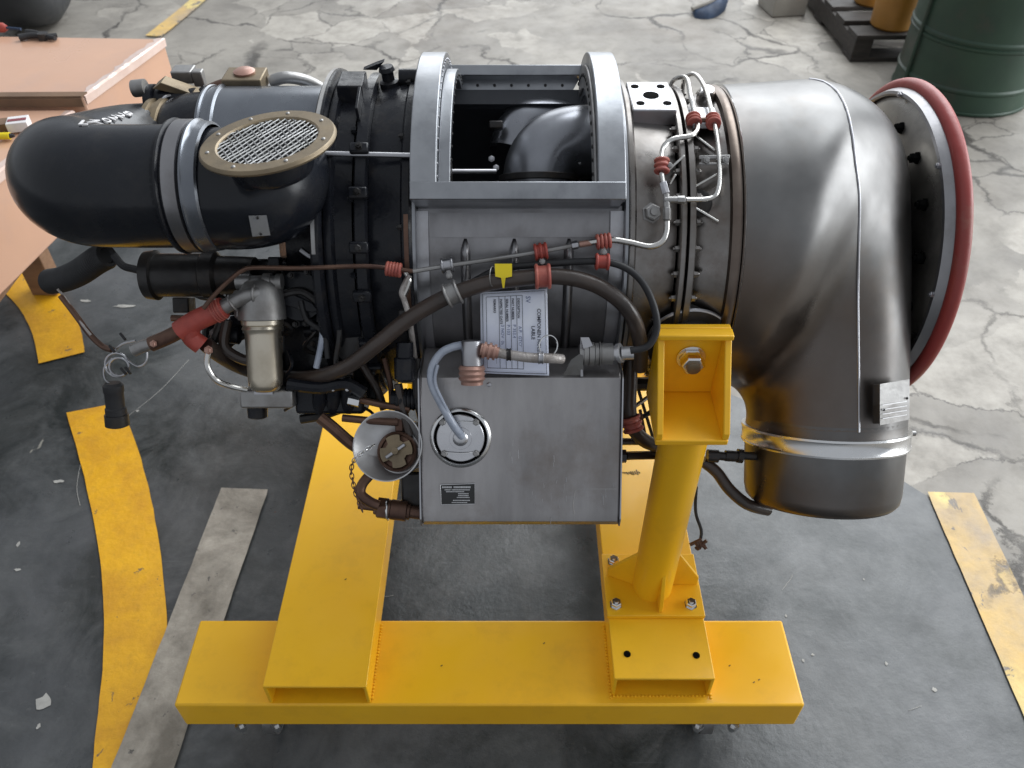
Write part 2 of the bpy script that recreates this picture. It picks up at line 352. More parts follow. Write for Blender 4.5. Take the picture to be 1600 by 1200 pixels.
# dark painted workshop bay: ragged far edge
edge = [(-20, -8), (1.05, -8), (1.045, 1.2)]
for a_, b_ in (((1.04, 1.30), (.85, 1.42)), ((.85, 1.42), (.25, 2.0)), ((.25, 2.0), (-.6, 2.7)), ((-.6, 2.7), (-1.4, 3.2)), ((-1.4, 3.2), (-3, 3.5))):
    for k in range(8): t = k/8; edge.append((a_[0]+(b_[0]-a_[0])*t+random.uniform(-.02, .02), a_[1]+(b_[1]-a_[1])*t+random.uniform(-.03, .03)))
edge += [(-20, 3.5)]
sheet('painted_floor', edge, .004, M['painted'])
def strip(name, pts, wd, z, m, rag=0, sub=10):
    P = catmull([V((p[0], p[1], 0)) for p in pts], sub); L_ = []; R_ = []
    for i, p in enumerate(P):
        t = (P[min(i+1, len(P)-1)]-P[max(i-1, 0)]).normalized(); n = V((-t.y, t.x, 0))
        L_.append(p+n*(wd/2+random.uniform(-rag, rag))); R_.append(p-n*(wd/2+random.uniform(-rag, rag)))
    g = G(); n = len(P)
    g.add([(p.x, p.y, z) for p in L_+R_], [(i+1, i, n+i, n+i+1)[::-1] for i in range(n-1)])
    o = g.build(name, m); o['kind'] = 'structure'; return o
def strip_px(name, Lp, Rp, z, m, rag=.0008):
    a = catmull([onz(u, v, 0) for u, v in Lp], 8); b = catmull([onz(u, v, 0) for u, v in Rp], 8); n = len(a); g = G()
    vs = [V((p.x+random.uniform(-rag, rag), p.y+random.uniform(-rag, rag), z)) for p in a+b]
    g.add(vs, [(i, i+1, n+i+1, n+i) for i in range(n-1)][::1]); o = g.build(name, m); o['kind'] = 'structure'; return o
strip_px('yellow_floor_line', [(150, 1290), (147, 1200), (163, 1029), (159, 879), (130, 735), (105, 648)], [(250, 1290), (255, 1200), (266, 1060), (253, 872), (226, 735), (190, 632)], .008, M['stripeyellow'])
strip_px('yellow_floor_line', [(62, 571), (52, 524), (26, 478), (-30, 425)], [(134, 553), (124, 508), (98, 462), (50, 415)], .008, M['stripeyellow'])
strip('yellow_floor_line', [(1.095, 1.285), (1.085, 1.0), (1.075, .7), (1.06, .3)], .115, .008, M['stripeworn'], .0008)
strip('yellow_floor_line', [(-1.86, 4.3), (-1.80, 4.7), (-1.72, 5.4)], .09, .008, M['stripeworn'], .001)
strip('white_floor_line', [(-.668, 1.294), (-.682, 1.0), (-.70, .62), (-.72, .2)], .118, .012, M['stripewhite'], .001)

def flakes(name, items, z, m):
    g = G()
    for (u, v, ru, rv) in items:
        c = onz(u, v, z); n = 11
        sx = ru/FPX*c.length*1.0; sy = rv/FPX*2.0
        g.add([c]+[c+V((sx*math.cos(2*math.pi*k/n)*random.uniform(.5, 1.1), sy*math.sin(2*math.pi*k/n)*random.uniform(.5, 1.1), 0)) for k in range(n)], [(0, 1+k, 1+(k+1) % n) for k in range(n)])
    o = g.build(name, m); o['kind'] = 'structure'
flakes('paint_flakes', [(68, 1097, 20, 12), (90, 752, 12, 4), (28, 850, 4, 6), (195, 478, 20, 6), (133, 470, 12, 5), (28, 890, 8, 3), (60, 1135, 5, 4), (1228, 962, 3, 3), (1255, 1032, 4, 3), (1385, 1037, 4, 3), (1460, 1078, 6, 4), (1270, 1023, 5, 2), (215, 642, 3, 3), (330, 905, 3, 2), (1350, 905, 2, 2)], .0055, M['chalk'])
g = G()
for pts in (((200, 650), (250, 610), (295, 562)), ((1222, 922), (1235, 905), (1238, 898)), ((590, 925), (602, 932), (615, 930)), ((125, 790), (120, 760), (127, 720)), ((1420, 1110), (1440, 1103))):
    g.tube([onz(u, v, .0052) for u, v in pts], .0005, 5, 4)
o = g.build('scratch_marks', M['chalk']); o['kind'] = 'structure'
# ------------------------------------------------------------------ engine stand
ST = thing('engine_stand', (-.03, 1.1, 0), 'bright yellow welded steel stand on casters carrying the turbine engine', 'engine stand')
y = M['yellow']
G().bb((-.581, .632, .163), (.503, .795, .24)).build('front_beam', y, ST, bevel=.004)
G().bb((-.581, 1.47, .163), (.503, 1.63, .24)).build('rear_beam', y, ST, bevel=.004)
def channel(x0, x1, y0, y1):
    t = .006; g = G()
    z0, z1 = .2405, .300
    pts = [(x0, y0, z0), (x0, y0, z1), (x1, y0, z1), (x1, y0, z0), (x1-t, y0, z0), (x1-t, y0, z1-t), (x0+t, y0, z1-t), (x0+t, y0, z0)]
    n = len(pts); vs = [V(p) for p in pts]+[V((p[0], y1, p[2])) for p in pts]
    fs = [(i, (i+1) % n, n+(i+1) % n, n+i) for i in range(n)]
    cap = [(0, 7, 6, 1), (1, 6, 5, 2), (2, 5, 4, 3)]
    fs += cap+[tuple(i+n for i in f[::-1]) for f in cap]
    g.add(vs, [f[::-1] for f in fs]); return g
channel(-.417, -.243, .636, 1.62).build('cross_member', y, ST, bevel=.0015)
channel(.172, .342, .650, 1.62).build('cross_member', y, ST, bevel=.0015)
# weld beads along the foot of the channels
def bead(pts, r=.0028):
    g = G(); P = [V(p) for p in pts]
    for a, b in zip(P, P[1:]):
        n = max(2, int((b-a).length/.006))
        for i in range(n):
            p = a+(b-a)*(i/n); rr = r*random.uniform(.8, 1.25)
            g.lathe([(-rr, .0002), (-rr*.5, rr*.85), (rr*.5, rr*.85), (rr, .0002)], p, b-a, 6)
    return g
for x in (-.4185, -.2415, .1705, .3435):
    bead([(x, .645, .2415), (x, .79, .2415)]).build('weld_bead', y, ST)
bead([(.176, .6485, .2412), (.338, .6485, .2412)], .002).build('weld_bead', y, ST)
# holes in the front flange of the right channel
for u, v in ((980, 1022), (1088, 1024)):
    p = onz(u, v, .3004); G().cyl(p-V((0,0,.0)), p+V((0,0,.0006)), .0062, seg=20).build('bolt_hole', M['hole'], ST)
g = G()
for k in range(9):
    a = onz(972+k*3.2, 737+random.uniform(-3, 3), .3004); b = onz(976+k*3.0, 741+random.uniform(-3, 3), .3004); g.tube([a, b], .0011, 4, 0)
g.build('scuff_mark', M['dark'], ST)
g = G()
for (u, v, q) in ((545, 1008, .2404), (1140, 1040, .2404), (1186, 1062, .2404), (1178, 1066, .2404), (850, 1005, .2404), (690, 1040, .2404), (430, 800, .3004), (540, 905, .3004)):
    p = onz(u, v, q); g.box(p, (.004, .0016, .0004), (V((.8, .6, 0)), V((-.6, .8, 0)), V((0, 0, 1))))
g.build('paint_chip', M['rust'], ST)
def post(yc, sgn):
    zb = .3005; xc = .256
    y0, y1 = (.762, .893) if sgn > 0 else (1.37, 1.50)
    G().bb((.169, y0, zb), (.343, y1, zb+.010)).build('base_plate', y, ST, bevel=.0015)
    G().cyl((xc, yc, zb+.010), (xc, yc, .742), .036, seg=40).build('post', y, ST)
    t = .007; z1 = zb+.0102
    G().prism([(xc-.034, yc, z1), (.176, yc-.0+sgn*.02, z1), (.176, yc+sgn*.02, z1+.018), (xc-.034, yc, z1+.095)], (0, t, 0)).build('gusset', y, ST, bevel=.001)
    G().prism([(xc+.034, yc, z1), (.338, yc, z1), (.338, yc, z1+.022), (xc+.034, yc, z1+.10)], (0, t, 0)).build('gusset', y, ST, bevel=.001)
    G().prism([(xc+.004, yc-sgn*.034, z1), (xc+.004, yc-sgn*.0565, z1), (xc+.004, yc-sgn*.0565, z1+.018), (xc+.004, yc-sgn*.034, z1+.085)], (t, 0, 0)).build('gusset', y, ST, bevel=.001)
    for (bx, by) in ((.186, y0+.022), (.320, y0+.022), (.190, y1-.018), (.326, y1-.018)):
        if sgn > 0 and bx == .326: continue
        bolt(ST, (bx, by, zb+.0102), (0, 0, 1), .0095, .011, M['bright'], 'bolt')
    # head bracket: back plate, floor plate, two side plates
    x0, x1 = .203, .306
    b0, b1 = (.777, .885) if sgn > 0 else (1.483, 1.375)
    s_ = sgn
    G().bb((x0, b0, .742), (x1, b1, .752)).build('bracket_floor', y, ST, bevel=.002)
    G().bb((x0, b1, .7525), (x1, b1-s_*.010, .877)).build('bracket_back_plate', y, ST, bevel=.002)
    for xa in (x0, x1-.0095):
        G().prism([(xa, b1-s_*.0103, .7523), (xa, b0+s_*.001, .7523), (xa, b0+s_*.001, .764), (xa, b1-s_*.022, .868), (xa, b1-s_*.0103, .868)], (.0095, 0, 0)).build('bracket_side_plate', y, ST, bevel=.0015)
    G().bb((x0-.001, b1-s_*.028, .8685), (x1+.001, b1-s_*.0103, .8775)).build('bracket_top_lip', y, ST, bevel=.002)
    yy = b1-s_*.0104
    g = G(); g.lathe([(0, .021), (.003, .021)], (xc+.001, yy, .824), (0, -s_, 0), 32); g.build('washer', M['bright'], ST, bevel=.0004)
    g = G(); g.lathe([(0, .0175), (.017, .0175), (.0195, .0155)], (xc+.001, yy-s_*.003, .824), (0, -s_, 0), 6); g.build('mount_nut', M['bright'], ST, bevel=.0012)
    g = G(); g.lathe([(0, .010), (.0235, .010), (.0245, .008)], (xc+.001, yy-s_*.003, .824), (0, -s_, 0), 24); g.build('mount_stud', M['brass'], ST)
post(.825, 1); post(1.435, -1)
def caster(x, yy_):
    g = G().bb((x-.045, yy_-.052, .156), (x+.045, yy_+.052, .1625)).build('caster_plate', M['bright'], ST, bevel=.001)
    wz = .06; s0 = G()
    for sx in (-1, 1): s0.prism([(x+sx*.022, yy_-.018, .156), (x+sx*.022, yy_+.05, .156), (x+sx*.022, yy_+.035, .045), (x+sx*.022, yy_+.01, .045)], (sx*.003, 0, 0))
    s0.build('caster_fork', M['bright'], g)
    G().lathe([(-.014, .038), (-.011, .048), (.011, .048), (.014, .038)], (x, yy_+.022, .0595), (1, 0, 0), 32).build('caster_wheel', M['alu'], g)
    for dx in (-.032, .032):
        b = G(); b.lathe([(0, .007), (.012, .007), (.0121, .0112), (.022, .0112), (.0221, .007), (.040, .007)], (x+dx, yy_-.045, .116), (0, 0, 1), 6)
        b.build('caster_bolt', M['bright'], g)
for x, q in ((-.46, .690), (.37, .690), (-.47, 1.55), (.37, 1.55)): caster(x, q)

# ------------------------------------------------------------------ the engine
EG = thing('turbine_engine', (.0, 1.13, .60), 'turbine engine with black intake ducts and bare metal exhaust elbow on the yellow stand', 'turbine engine')
AX = V((0, AY, AZ))
def cas(prof, name, m, parent=EG, seg=96, bevel=0, **k): return G().lathe(prof, AX, (1, 0, 0), seg, **k).build(name, m, parent, bevel)
def ang(t, r, x=0):           # t degrees from the top, negative = towards camera
    return V((x, AY+math.sin(R(t))*r, AZ+math.cos(R(t))*r))
def arc_shell(name, m, x0, x1, t0, t1, r0, r1, parent=EG, n=60, bevel=0):
    rs = []
    for i in range(n+1):
        t = t0+(t1-t0)*i/n
        rs.append([ang(t, r0, x0), ang(t, r1, x0), ang(t, r1, x1), ang(t, r0, x1)])
    return G().rings(rs).build(name, m, parent, bevel)
# lower plenum shell (open on top between -47 and +47 degrees)
arc_shell('plenum_shell', M['casing'], -.128, .150, 46, 314, .214, .220)
arc_shell('access_panel', M['casing'], -.112, .132, 303, 311.5, .2202, .2228)
for x0, x1 in ((-.131, -.114), (.134, .152)):
    arc_shell('shell_edge_strip', M['steel'], x0, x1, 48, 312, .2203, .2245)
for x in (-.064, .003, .078):          # pressed stiffening beads
    g = G(); rs = []
    for i in range(41):
        t = -57.5-(62)*i/40; f = min(1, min(i, 40-i)/2.5); hw = .0072*(.35+.65*f); hh = .0100*f
        rs.append([ang(t, .2190, x-hw), ang(t, .2205+hh*.8, x-hw*.5), ang(t, .2205+hh, x), ang(t, .2205+hh*.8, x+hw*.5), ang(t, .2190, x+hw)][::-1])
    g.rings(rs).build('stiffening_bead', M['casing'], EG, ang=80)
# end walls of the plenum, dark inside
for x in (-.134, .1525):
    g = G(); n = 72
    g.lathe([(0, .095), (0, .243), (.004, .243), (.004, .095)], (x, AY, AZ), (1, 0, 0), 96, False, False); g.build('plenum_wall', M['frame'], EG)
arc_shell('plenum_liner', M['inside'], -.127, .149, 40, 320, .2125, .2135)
G().prism([ang(46.1, .243, -.129), ang(46.1, .212, -.129), ang(45.3, .212, -.129), ang(45.3, .243, -.129)], (.278, 0, 0)).build('dark_gap_strip', M['inside'], EG)  # added dark strip, hides the see-through gap behind the rear lip
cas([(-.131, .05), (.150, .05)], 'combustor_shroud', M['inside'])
# curved duct seen inside the opening
G().tube([QP(842, 380, .02), QP(842, 310, .04), QP(845, 262, .045), QP(868, 232, .04), QP(915, 222, .03), QP(975, 228, .01)], .056, 28, 6).build('inner_duct', M['innerduct'], EG)
G().tube([QP(800, 240, -.04), QP(815, 200, -.05), QP(850, 190, -.06), QP(900, 200, -.06)], .04, 24, 6).build('inner_duct', M['innerduct'], EG)
G().box(QP(775, 196, .0), (.022, .012, .02), (X1, Ev, Nv)).build('inner_clamp', M['dark'], EG, bevel=.002)
for k_, (u, v) in enumerate(((768, 248), (775, 262), (905, 255), (892, 118), (805, 160), (845, 156))): bolt(EG, QP(u, v, .07 if k_ < 3 else -.13), Nv, .004, .006, M['steel'])
G().box(QP(905, 262, .03), (.05, .03, .03), (X1, Ev, Nv)).build('inner_clamp', M['dark'], EG, bevel=.003)
G().lathe([(0, .063), (.010, .063)], QP(842, 285, .042), -Ev, 40).build('duct_flange', M['dark'], EG, bevel=.001)
G().tube([QP(700, 268, .12), QP(775, 268, .10)], .0035).build('inner_rod', M['steel'], EG)
G().box(QP(698, 275, .13), (.016, .04, .02), (X1, Ev, Nv)).build('inner_bracket', M['dark'], EG, bevel=.002)
# arched frame of the opening
def arch(x0, x1, inner):
    arc_shell('frame_arch', M['frame'], x0, x1, -47.0, 47.0, .262, .2795, bevel=.0015, n=72)
    arc_shell('frame_web', M['frame'], inner, inner+.003, -46.8, 46.8, .218, .2635, n=72)
arch(-.133, -.098, -.1015); arch(.112, .148, .1123)
arc_shell('inner_frame_band', M['frame'], -.0978, -.082, -43, 43, .240, .256, n=60, bevel=.001)
arc_shell('inner_frame_band', M['alu'], .1088, .1118, -43, 43, .228, .2615, n=60, bevel=.0006)
for (xx, dd, rb) in ((-.0815, 1, .0021), (.1085, -1, .0032)):
    for k in range(19): bolt(EG, ang(-42+84*k/18, .2475, xx), (dd, 0, 0), rb, .0018, M['dark'], 'rivet', 'dome')
for k in range(24): bolt(EG, ang(-44+88*k/23, .270, -.0979), (1, 0, 0), .0017, .0015, M['steel'], 'rivet', 'dome')
def bar(t0, t1, nm, x0=-.133, x1=.148):
    p = [ang(t0, .2795, x0), ang(t1, .281, x0), ang(t1, .262, x0), ang(t0, .262, x0)]
    G().prism(p, (x1-x0, 0, 0)).build(nm, M['frame'], EG, bevel=.0015)
bar(-47.05, -42.3, 'frame_front_bar'); bar(42.5, 47.05, 'frame_rear_bar')
# sloping lips inside the opening
g = G(); g.prism([ang(-47, .2625, -.13), ang(-47, .218, -.13), ang(-46.3, .218, -.13), ang(-46.3, .2625, -.13)], (.275, 0, 0)); g.build('frame_front_lip', M['frame'], EG)
g = G(); g.prism([ang(47, .2625, -.111), ang(47, .240, -.111), ang(46.3, .240, -.111), ang(46.3, .2625, -.098)], (.209, 0, 0)); lip = g.build('frame_rear_lip', M['frame'], EG)
for k in range(7): bolt(EG, ang(46.2, .252, -.085+.028*k), ang(-43, 1)-AX, .0024, .002, M['dark'], 'rivet', 'dome')
# --- black forward housing
cas([(-.270, .10), (-.270, .252), (-.266, .256), (-.258, .256), (-.254, .25), (-.2535, .236), (-.250, .10)], 'rear_rim', M['blackcast'])
arc_shell('rim_lip', M['alu'], -.2665, -.2615, -62, 40, .2555, .2572)
cas([(-.2525, .08), (-.2525, .246), (-.246, .250), (-.242, .250), (-.238, .242), (-.215, .241), (-.212, .08)], 'inlet_housing', M['blackcast'])
cas([(-.2115, .08), (-.2115, .247), (-.209, .251), (-.196, .251), (-.194, .247), (-.194, .08)], 'housing_flange', M['blackcast'])
cas([(-.1935, .08), (-.1935, .236), (-.178, .240), (-.150, .243), (-.147, .247), (-.138, .247), (-.1345, .243), (-.1345, .08)], 'compressor_housing', M['blackcast'])
for k in range(15):
    t = k*24+3; bolt(EG, ang(t, .244, -.2118), (-1, 0, 0), .0045, .006, M['blackcast'])
for k in range(12): bolt(EG, ang(k*30+6, .2475, -.147), (-1, 0, 0), .004, .005, M['dark'])
# vertical ribs and lugs on the housing
for t, l in ((-30, .022), (-44, .016), (-60, .02), (-75, .02), (-93, .02), (-105, .02)):
    G().box(ang(t, .255, -.2035), (.026, .016, .012), (X1, (ang(t+90, 1)-AX), (ang(t, 1)-AX))).build('flange_lug', M['blackcast'], EG, bevel=.003)
    bolt(EG, ang(t, .2612, -.2035), ang(t, 1)-AX, .0045, .005, M['dark'])
p = S(505, 240, .252); q = S(642, 243, .252)
G().tube([p, q], .0035).build('split_line_rod', M['steel'], EG)
G().box(ang(-1, .250, -.226), (.036, .05, .030), (X1, ang(89, 1)-AX, ang(-1, 1)-AX)).build('housing_boss', M['blackcast'], EG, bevel=.002)
G().box(ang(-14, .262, -.2085), (.004, .045, .022), (X1, ang(76, 1)-AX, ang(-14, 1)-AX)).build('housing_web', M['blackcast'], EG, bevel=.001)
g = G(); g.lathe([(0, .014), (.012, .014), (.014, .009), (.026, .009), (.028, .012), (.034, .010)], ang(8, .235, -.178), (-.1, 0, 1), 14); g.build('lifting_fitting', M['blackcast'], EG)
G().prism([ang(8, .262, -.196), ang(4, .268, -.212), ang(6, .272, -.196), ang(8, .274, -.184)], (0, .008, .001)).build('fitting_lever', M['blackcast'], EG)
G().lathe([(0, .012), (.03, .012)], ang(10, .25, -.165), (1, 0, 0), 20).build('fitting_barrel', M['blackcast'], EG)
# brown drain channel at lower left of the plenum
arc_shell('side_rail', M['rust'], -.1445, -.1385, -50, -125, .238, .2485)
# --- turbine section
cas([(.1568, .1), (.1568, .238), (.160, .241), (.165, .241), (.168, .236), (.1685, .222), (.205, .219), (.226, .216), (.228, .1)], 'turbine_case', M['turbine'])
cas([(.2283, .1), (.2283, .232), (.230, .234), (.2355, .234), (.237, .232), (.237, .1)], 'turbine_flange', M['turbine'])
cas([(.2395, .1), (.2395, .230), (.241, .233), (.2485, .233), (.250, .231), (.2505, .1)], 'turbine_flange', M['turbine'])
for k in range(40):
    t = k*9+2
    bolt(EG, ang(t, .225, .2281), (-1, 0, 0), .0045, .006, M['turbine'])
    bolt(EG, ang(t, .225, .2507), (1, 0, 0), .0045, .006, M['turbine'])
cas([(.2508, .15), (.2508, .208), (.258, .212), (.300, .2235), (.306, .2245), (.306, .15)], 'turbine_rear_cone', M['turbine'])
cas([(.297, .225), (.2985, .2315), (.302, .2335), (.309, .2335), (.312, .2315), (.3135, .225)], 'band_clamp', M['bronze'])
cas([(.3138, .2), (.3138, .2335), (.3155, .236), (.3172, .2335), (.3172, .2)], 'clamp_lip', M['bright'])
# triangular ribs of the mount truss, flat strut, slotted bracket
def bar2(name, a, b, wd, th, m, parent=EG, nrm=None, bevel=.0008):
    a, b = V(a), V(b); d = (b-a); L_ = d.length; d.normalize(); nrm = V(nrm or Nv); s_ = d.cross(nrm).normalized(); nn = s_.cross(d)
    return G().box((a+b)/2, (L_, wd, th), (d, s_, nn)).build(name, m, parent, bevel=bevel)
for (a, b) in (((1088, 215), (1118, 238)), ((1085, 292), (1120, 272)), ((1085, 325), (1122, 347)), ((1040, 270), (1068, 244)), ((1046, 288), (1055, 272))):
    bar2('truss_rib', S(*a, .226), S(*b, .232), .003, .012, M['pipe'])
bar2('slotted_bracket', S(1092, 246, .236), S(1140, 245, .238), .005, .004, M['alu']); bar2('slotted_bracket', S(1092, 256, .235), S(1138, 256, .238), .003, .004, M['alu'])
for u in (1102, 1132): bolt(EG, S(u, 251, .236), Nv, .005, .008, M['alu'])
G().lathe([(-.012, .019), (.004, .019), (.006, .015)], S(1090, 318, .214), Nv, 28).build('igniter_boss', M['dark'], EG)
bolt(EG, S(1018, 333, .219), (S(1018, 333, .219)-AX)*1.0-V((.16, 0, 0)), .0115, .010, M['alu'], 'igniter_plug')
# top boss plate with five holes
pc = V((.200, 1.135, 1.094))
BP = G().box(pc-V((0, 0, .010)), (.062, .094, .024)).build('bleed_boss', M['steel'], EG, bevel=.002)
for dx, dy, r in ((0, 0, .0115), (-.018, -.026, .006), (.020, -.026, .006), (-.020, .03, .006), (.018, .03, .006)):
    G().cyl(pc+V((dx, dy, .002)), pc+V((dx, dy, .0027)), r, seg=24).build('port_hole', M['hole'], BP)
G().box(pc+V((.0, 0, -.035)), (.054, .085, .03)).build('boss_neck', M['turbine'], EG, bevel=.003)
G().lathe([(0, .013), (.012, .014), (.022, .010), (.024, .001)], (.285, 1.16, 1.075), (0, -.2, 1), 24).build('polished_dome', M['bright'], EG)
G().box((.27, 1.09, 1.083), (.04, .05, .010)).build('thermocouple_pad', M['steel'], EG, bevel=.002)
# trunnion mount behind the post bracket
TX = .257
g = G(); g.lathe([(0, .040), (.006, .046), (.012, .046), (.015, .060), (.024, .060), (.027, .054), (.034, .058), (.040, .058), (.060, .064)], (TX, .8855, .826), (0, 1, 0), 40); g.build('mount_trunnion', M['dark'], EG)
g = G(); g.torus((TX, .904, .826), (0, 1, 0), .060, .003, 48, 8); g.build('trunnion_ring', M['steel'], EG)
g = G(); g.prism([(TX-.07, .946, .74), (TX+.04, .946, .74), (TX+.035, .946, .875), (TX-.03, .946, .89), (TX-.06, .946, .83)], (0, .02, 0)); g.build('mount_plate', M['dark'], EG, bevel=.003)
# small pipes of the turbine end
P = M['pipe']
G().tube([at(1043, 152, 1.24), at(1052, 126, 1.23), at(1072, 122, 1.20), at(1079, 150, 1.165), at(1086, 180, 1.135)]+[at(1090, 200, 1.12), at(1080, 212, 1.11), at(1050, 218, 1.105), at(1036, 232, 1.10), at(1033, 258, 1.09), at(1036, 285, 1.083)], .0035, 10, 6).build('bleed_pipe', P, EG)
G().tube([at(1066, 142, 1.26), at(1070, 122, 1.245), at(1086, 116, 1.22), at(1102, 138, 1.18), at(1113, 180, 1.13), at(1120, 215, 1.11), at(1124, 260, 1.095), at(1122, 295, 1.085), at(1110, 310, 1.083), at(1072, 312, 1.08)], .0032, 10, 6).build('bleed_pipe', P, EG)
# fittings below: tee and hexes
def fit(pts, r, m, name='fitting', seg=6):
    g = G()
    for a, b, rr in pts: g.cyl(a, b, rr, seg=seg)
    return g.build(name, m, EG, bevel=.0006)
fit([(at(1036, 285, 1.083), at(1041, 303, 1.081), .0055)], 0, M['steel'], 'pipe_nut')
fit([(at(1041, 303, 1.081), at(1043, 345, 1.08), .0045), (at(1038, 312, 1.08), at(1060, 312, 1.08), .0045)], 0, M['alu'], 'pipe_tee', 12)
fit([(at(1058, 312, 1.08), at(1070, 312, 1.08), .0055), (at(1042, 325, 1.08), at(1042, 344, 1.08), .0058)], 0, M['alu'], 'pipe_nut')
# long thin pipe across the casing
LP = [(318, 482, .262), (334, 462, .262), (356, 440, .262), (378, 423, .262), (400, 418, .262), (470, 419, .262), (560, 416, .262), (600, 418, .262), (645, 424, .258), (700, 415, .25), (770, 405, .245), (845, 393, .245), (915, 380, .245), (955, 375, .25), (985, 379, .25), (1015, 385, .25), (1034, 378, .25), (1041, 362, .248), (1042, 345, .246)]
LPp = [QP(u, v, n) for u, v, n in LP]
G().tube(LPp[:9], .0031, 10, 5).build('fuel_line', M['rust'], EG)
G().tube(LPp[8:13], .0033, 10, 5).build('fuel_line', M['alu'], EG)
G().tube(LPp[12:], .0042, 12, 6).build('fuel_line', M['pipe'], EG)
fit([(QP(893, 384, .246), QP(903, 382, .246), .0058)], 0, M['steel'], 'pipe_nut'); fit([(QP(905, 382, .246), QP(925, 379, .246), .0042)], 0, M['pink'], 'pipe_sleeve', 12)
BT = [(728, 447, .236), (770, 424, .24), (800, 417, .245), (848, 413, .25), (900, 409, .253), (945, 409, .258), (980, 420, .262), (1005, 443, .262), (1022, 480, .262), (1026, 515, .26), (1012, 541, .258), (985, 548, .257)]
G().tube([QP(*p) for p in BT], .0048, 12, 6).build('thin_black_hose', M['rubber'], EG)
BH = [(322, 538, .225), (345, 556, .20), (380, 575, .165), (430, 588, .16), (485, 590, .19), (540, 574, .225), (590, 537, .247), (640, 497, .255), (700, 463, .26), (760, 443, .262), (815, 435, .263), (870, 432, .262), (920, 441, .258), (960, 463, .25), (988, 495, .235), (1000, 535, .205), (1000, 575, .17)]
G().tube([QP(*p) for p in BH], .0108, 18, 6).build('brown_hose', M['hose'], EG)
# clamps
def clamp(p, d, r, wd, m, name='hose_clamp', ribs=3, tab=None):
    d = V(d).normalized(); g = G()
    g.lathe([(-wd/2, r), (-wd/2, r*1.16), (wd/2, r*1.16), (wd/2, r)], p, d, 28)
    for k in range(ribs): g.torus(V(p)+d*(wd*(k/(ribs-1)-.5)*.86 if ribs > 1 else 0), d, r*1.18, max(.0009, wd*.13), 28, 8)
    o = g.build(name, m, EG)
    if tab:
        t = G(); t.box(V(p)+V(tab)*.5, (.006, (V(tab)).length, .003), (d, V(tab).normalized(), d.cross(V(tab).normalized())))
        t.build('clamp_tab', M['alu'], o, bevel=.0006)
        bolt(o, V(p)+V(tab)*.75+Nv*.002, Nv, .0035, .005, M['alu'], 'clamp_screw')
    return o
def dirq(a, b, n=.25): return QP(*b, n)-QP(*a, n)
clamp(QP(615, 421, .261), dirq((600, 418), (645, 424)), .0065, .019, M['redrib'], ribs=5)
c = clamp(QP(845, 393, .245), dirq((800, 400), (890, 386)), .0085, .016, M['red'], ribs=3, tab=QP(848, 415, .252)-QP(845, 393, .245))
clamp(QP(848, 432, .263), dirq((815, 435), (880, 432)), .0125, .019, M['redrib'], ribs=2)
clamp(QP(943, 377, .249), dirq((915, 380), (955, 375)), .0072, .018, M['redrib'], ribs=4, tab=QP(943, 400, .255)-QP(943, 377, .249))
clamp(QP(941, 409, .258), dirq((900, 409), (960, 411)), .0078, .017, M['red'], ribs=2)
clamp(QP(699, 414, .25), dirq((660, 421), (740, 409)), .0075, .015, M['steel'], ribs=2, tab=QP(703, 436, .258)-QP(699, 414, .25))
clamp(QP(707, 459, .261), dirq((680, 473), (735, 450)), .0128, .018, M['alu'], ribs=2)
clamp(at(1034, 259, 1.09), at(1034, 268, 1.09)-at(1034, 250, 1.093), .0072, .017, M['redrib'], ribs=3, tab=(.013, 0, .0))
clamp(at(1084, 188, 1.13), at(1088, 198, 1.12)-at(1082, 170, 1.14), .0075, .014, M['redrib'], ribs=3)
clamp(at(1114, 189, 1.125), at(1116, 198, 1.12)-at(1111, 176, 1.14), .0075, .014, M['redrib'], ribs=3)
fit([(at(1092, 188, 1.128), at(1108, 187, 1.127), .004)], 0, M['rust'], 'clamp_link')

# --- exhaust elbow
def Qs(u, v, n=0):
    p = QP(u, v, n)-A0; return (p.x, p.dot(Ev))
secs = [((.3175, -.233), (.3175, .233), .233), ((.375, -.2365), (.338, .235), .232), (Qs(1262, 129), (.350, .239), .222), (Qs(1326, 148), (.362, .244), .194), (Qs(1376, 188), (.374, .251), .160), (Qs(1403, 245), (.385, .262), .141), (Qs(1410, 330), (.393, .275), .132), (Qs(1411, 450), (.398, .288), .1285), ((.653, .24), (.400, .300), .126), ((.655, .300), (.400, .300), .1275)]
PO = catmull([V((s[0][0], s[0][1], s[2])) for s in secs], 6); PI = catmull([V((s[1][0], s[1][1], s[2])) for s in secs], 6)
NS = 64
def sec_pt(i, ph):
    a, b = PO[i], PI[i]; c = (a+b)/2; h = (a-b)/2
    k = math.cos(ph); s_ = math.sin(ph); e = 1.0
    return EN(c.x+h.x*k, c.y+h.y*k, a.z*s_)
EL = G().rings([[sec_pt(i, 2*math.pi*j/NS) for j in range(NS)][::-1] for i in range(len(PO))], True, False)
EL = EL.build('exhaust_elbow', M['elbow'], EG, ang=60)
def proj(p):
    D = p.y*cp-(p.z-CH)*sp; U = p.y*sp+(p.z-CH)*cp
    return 800+FPX*p.x/D, 600-FPX*U/D
cv = [(100, 1225), (130, 1257), (147, 1296), (176, 1315), (227, 1331), (280, 1340), (303, 1343), (448, 1340), (640, 1342), (900, 1342)]
def cu(v):
    for (v0, u0), (v1, u1) in zip(cv, cv[1:]):
        if v0 <= v <= v1: return u0+(u1-u0)*(v-v0)/(v1-v0)
    return 1225 if v < 100 else 1342
n = len(PO); seam = []; last = None
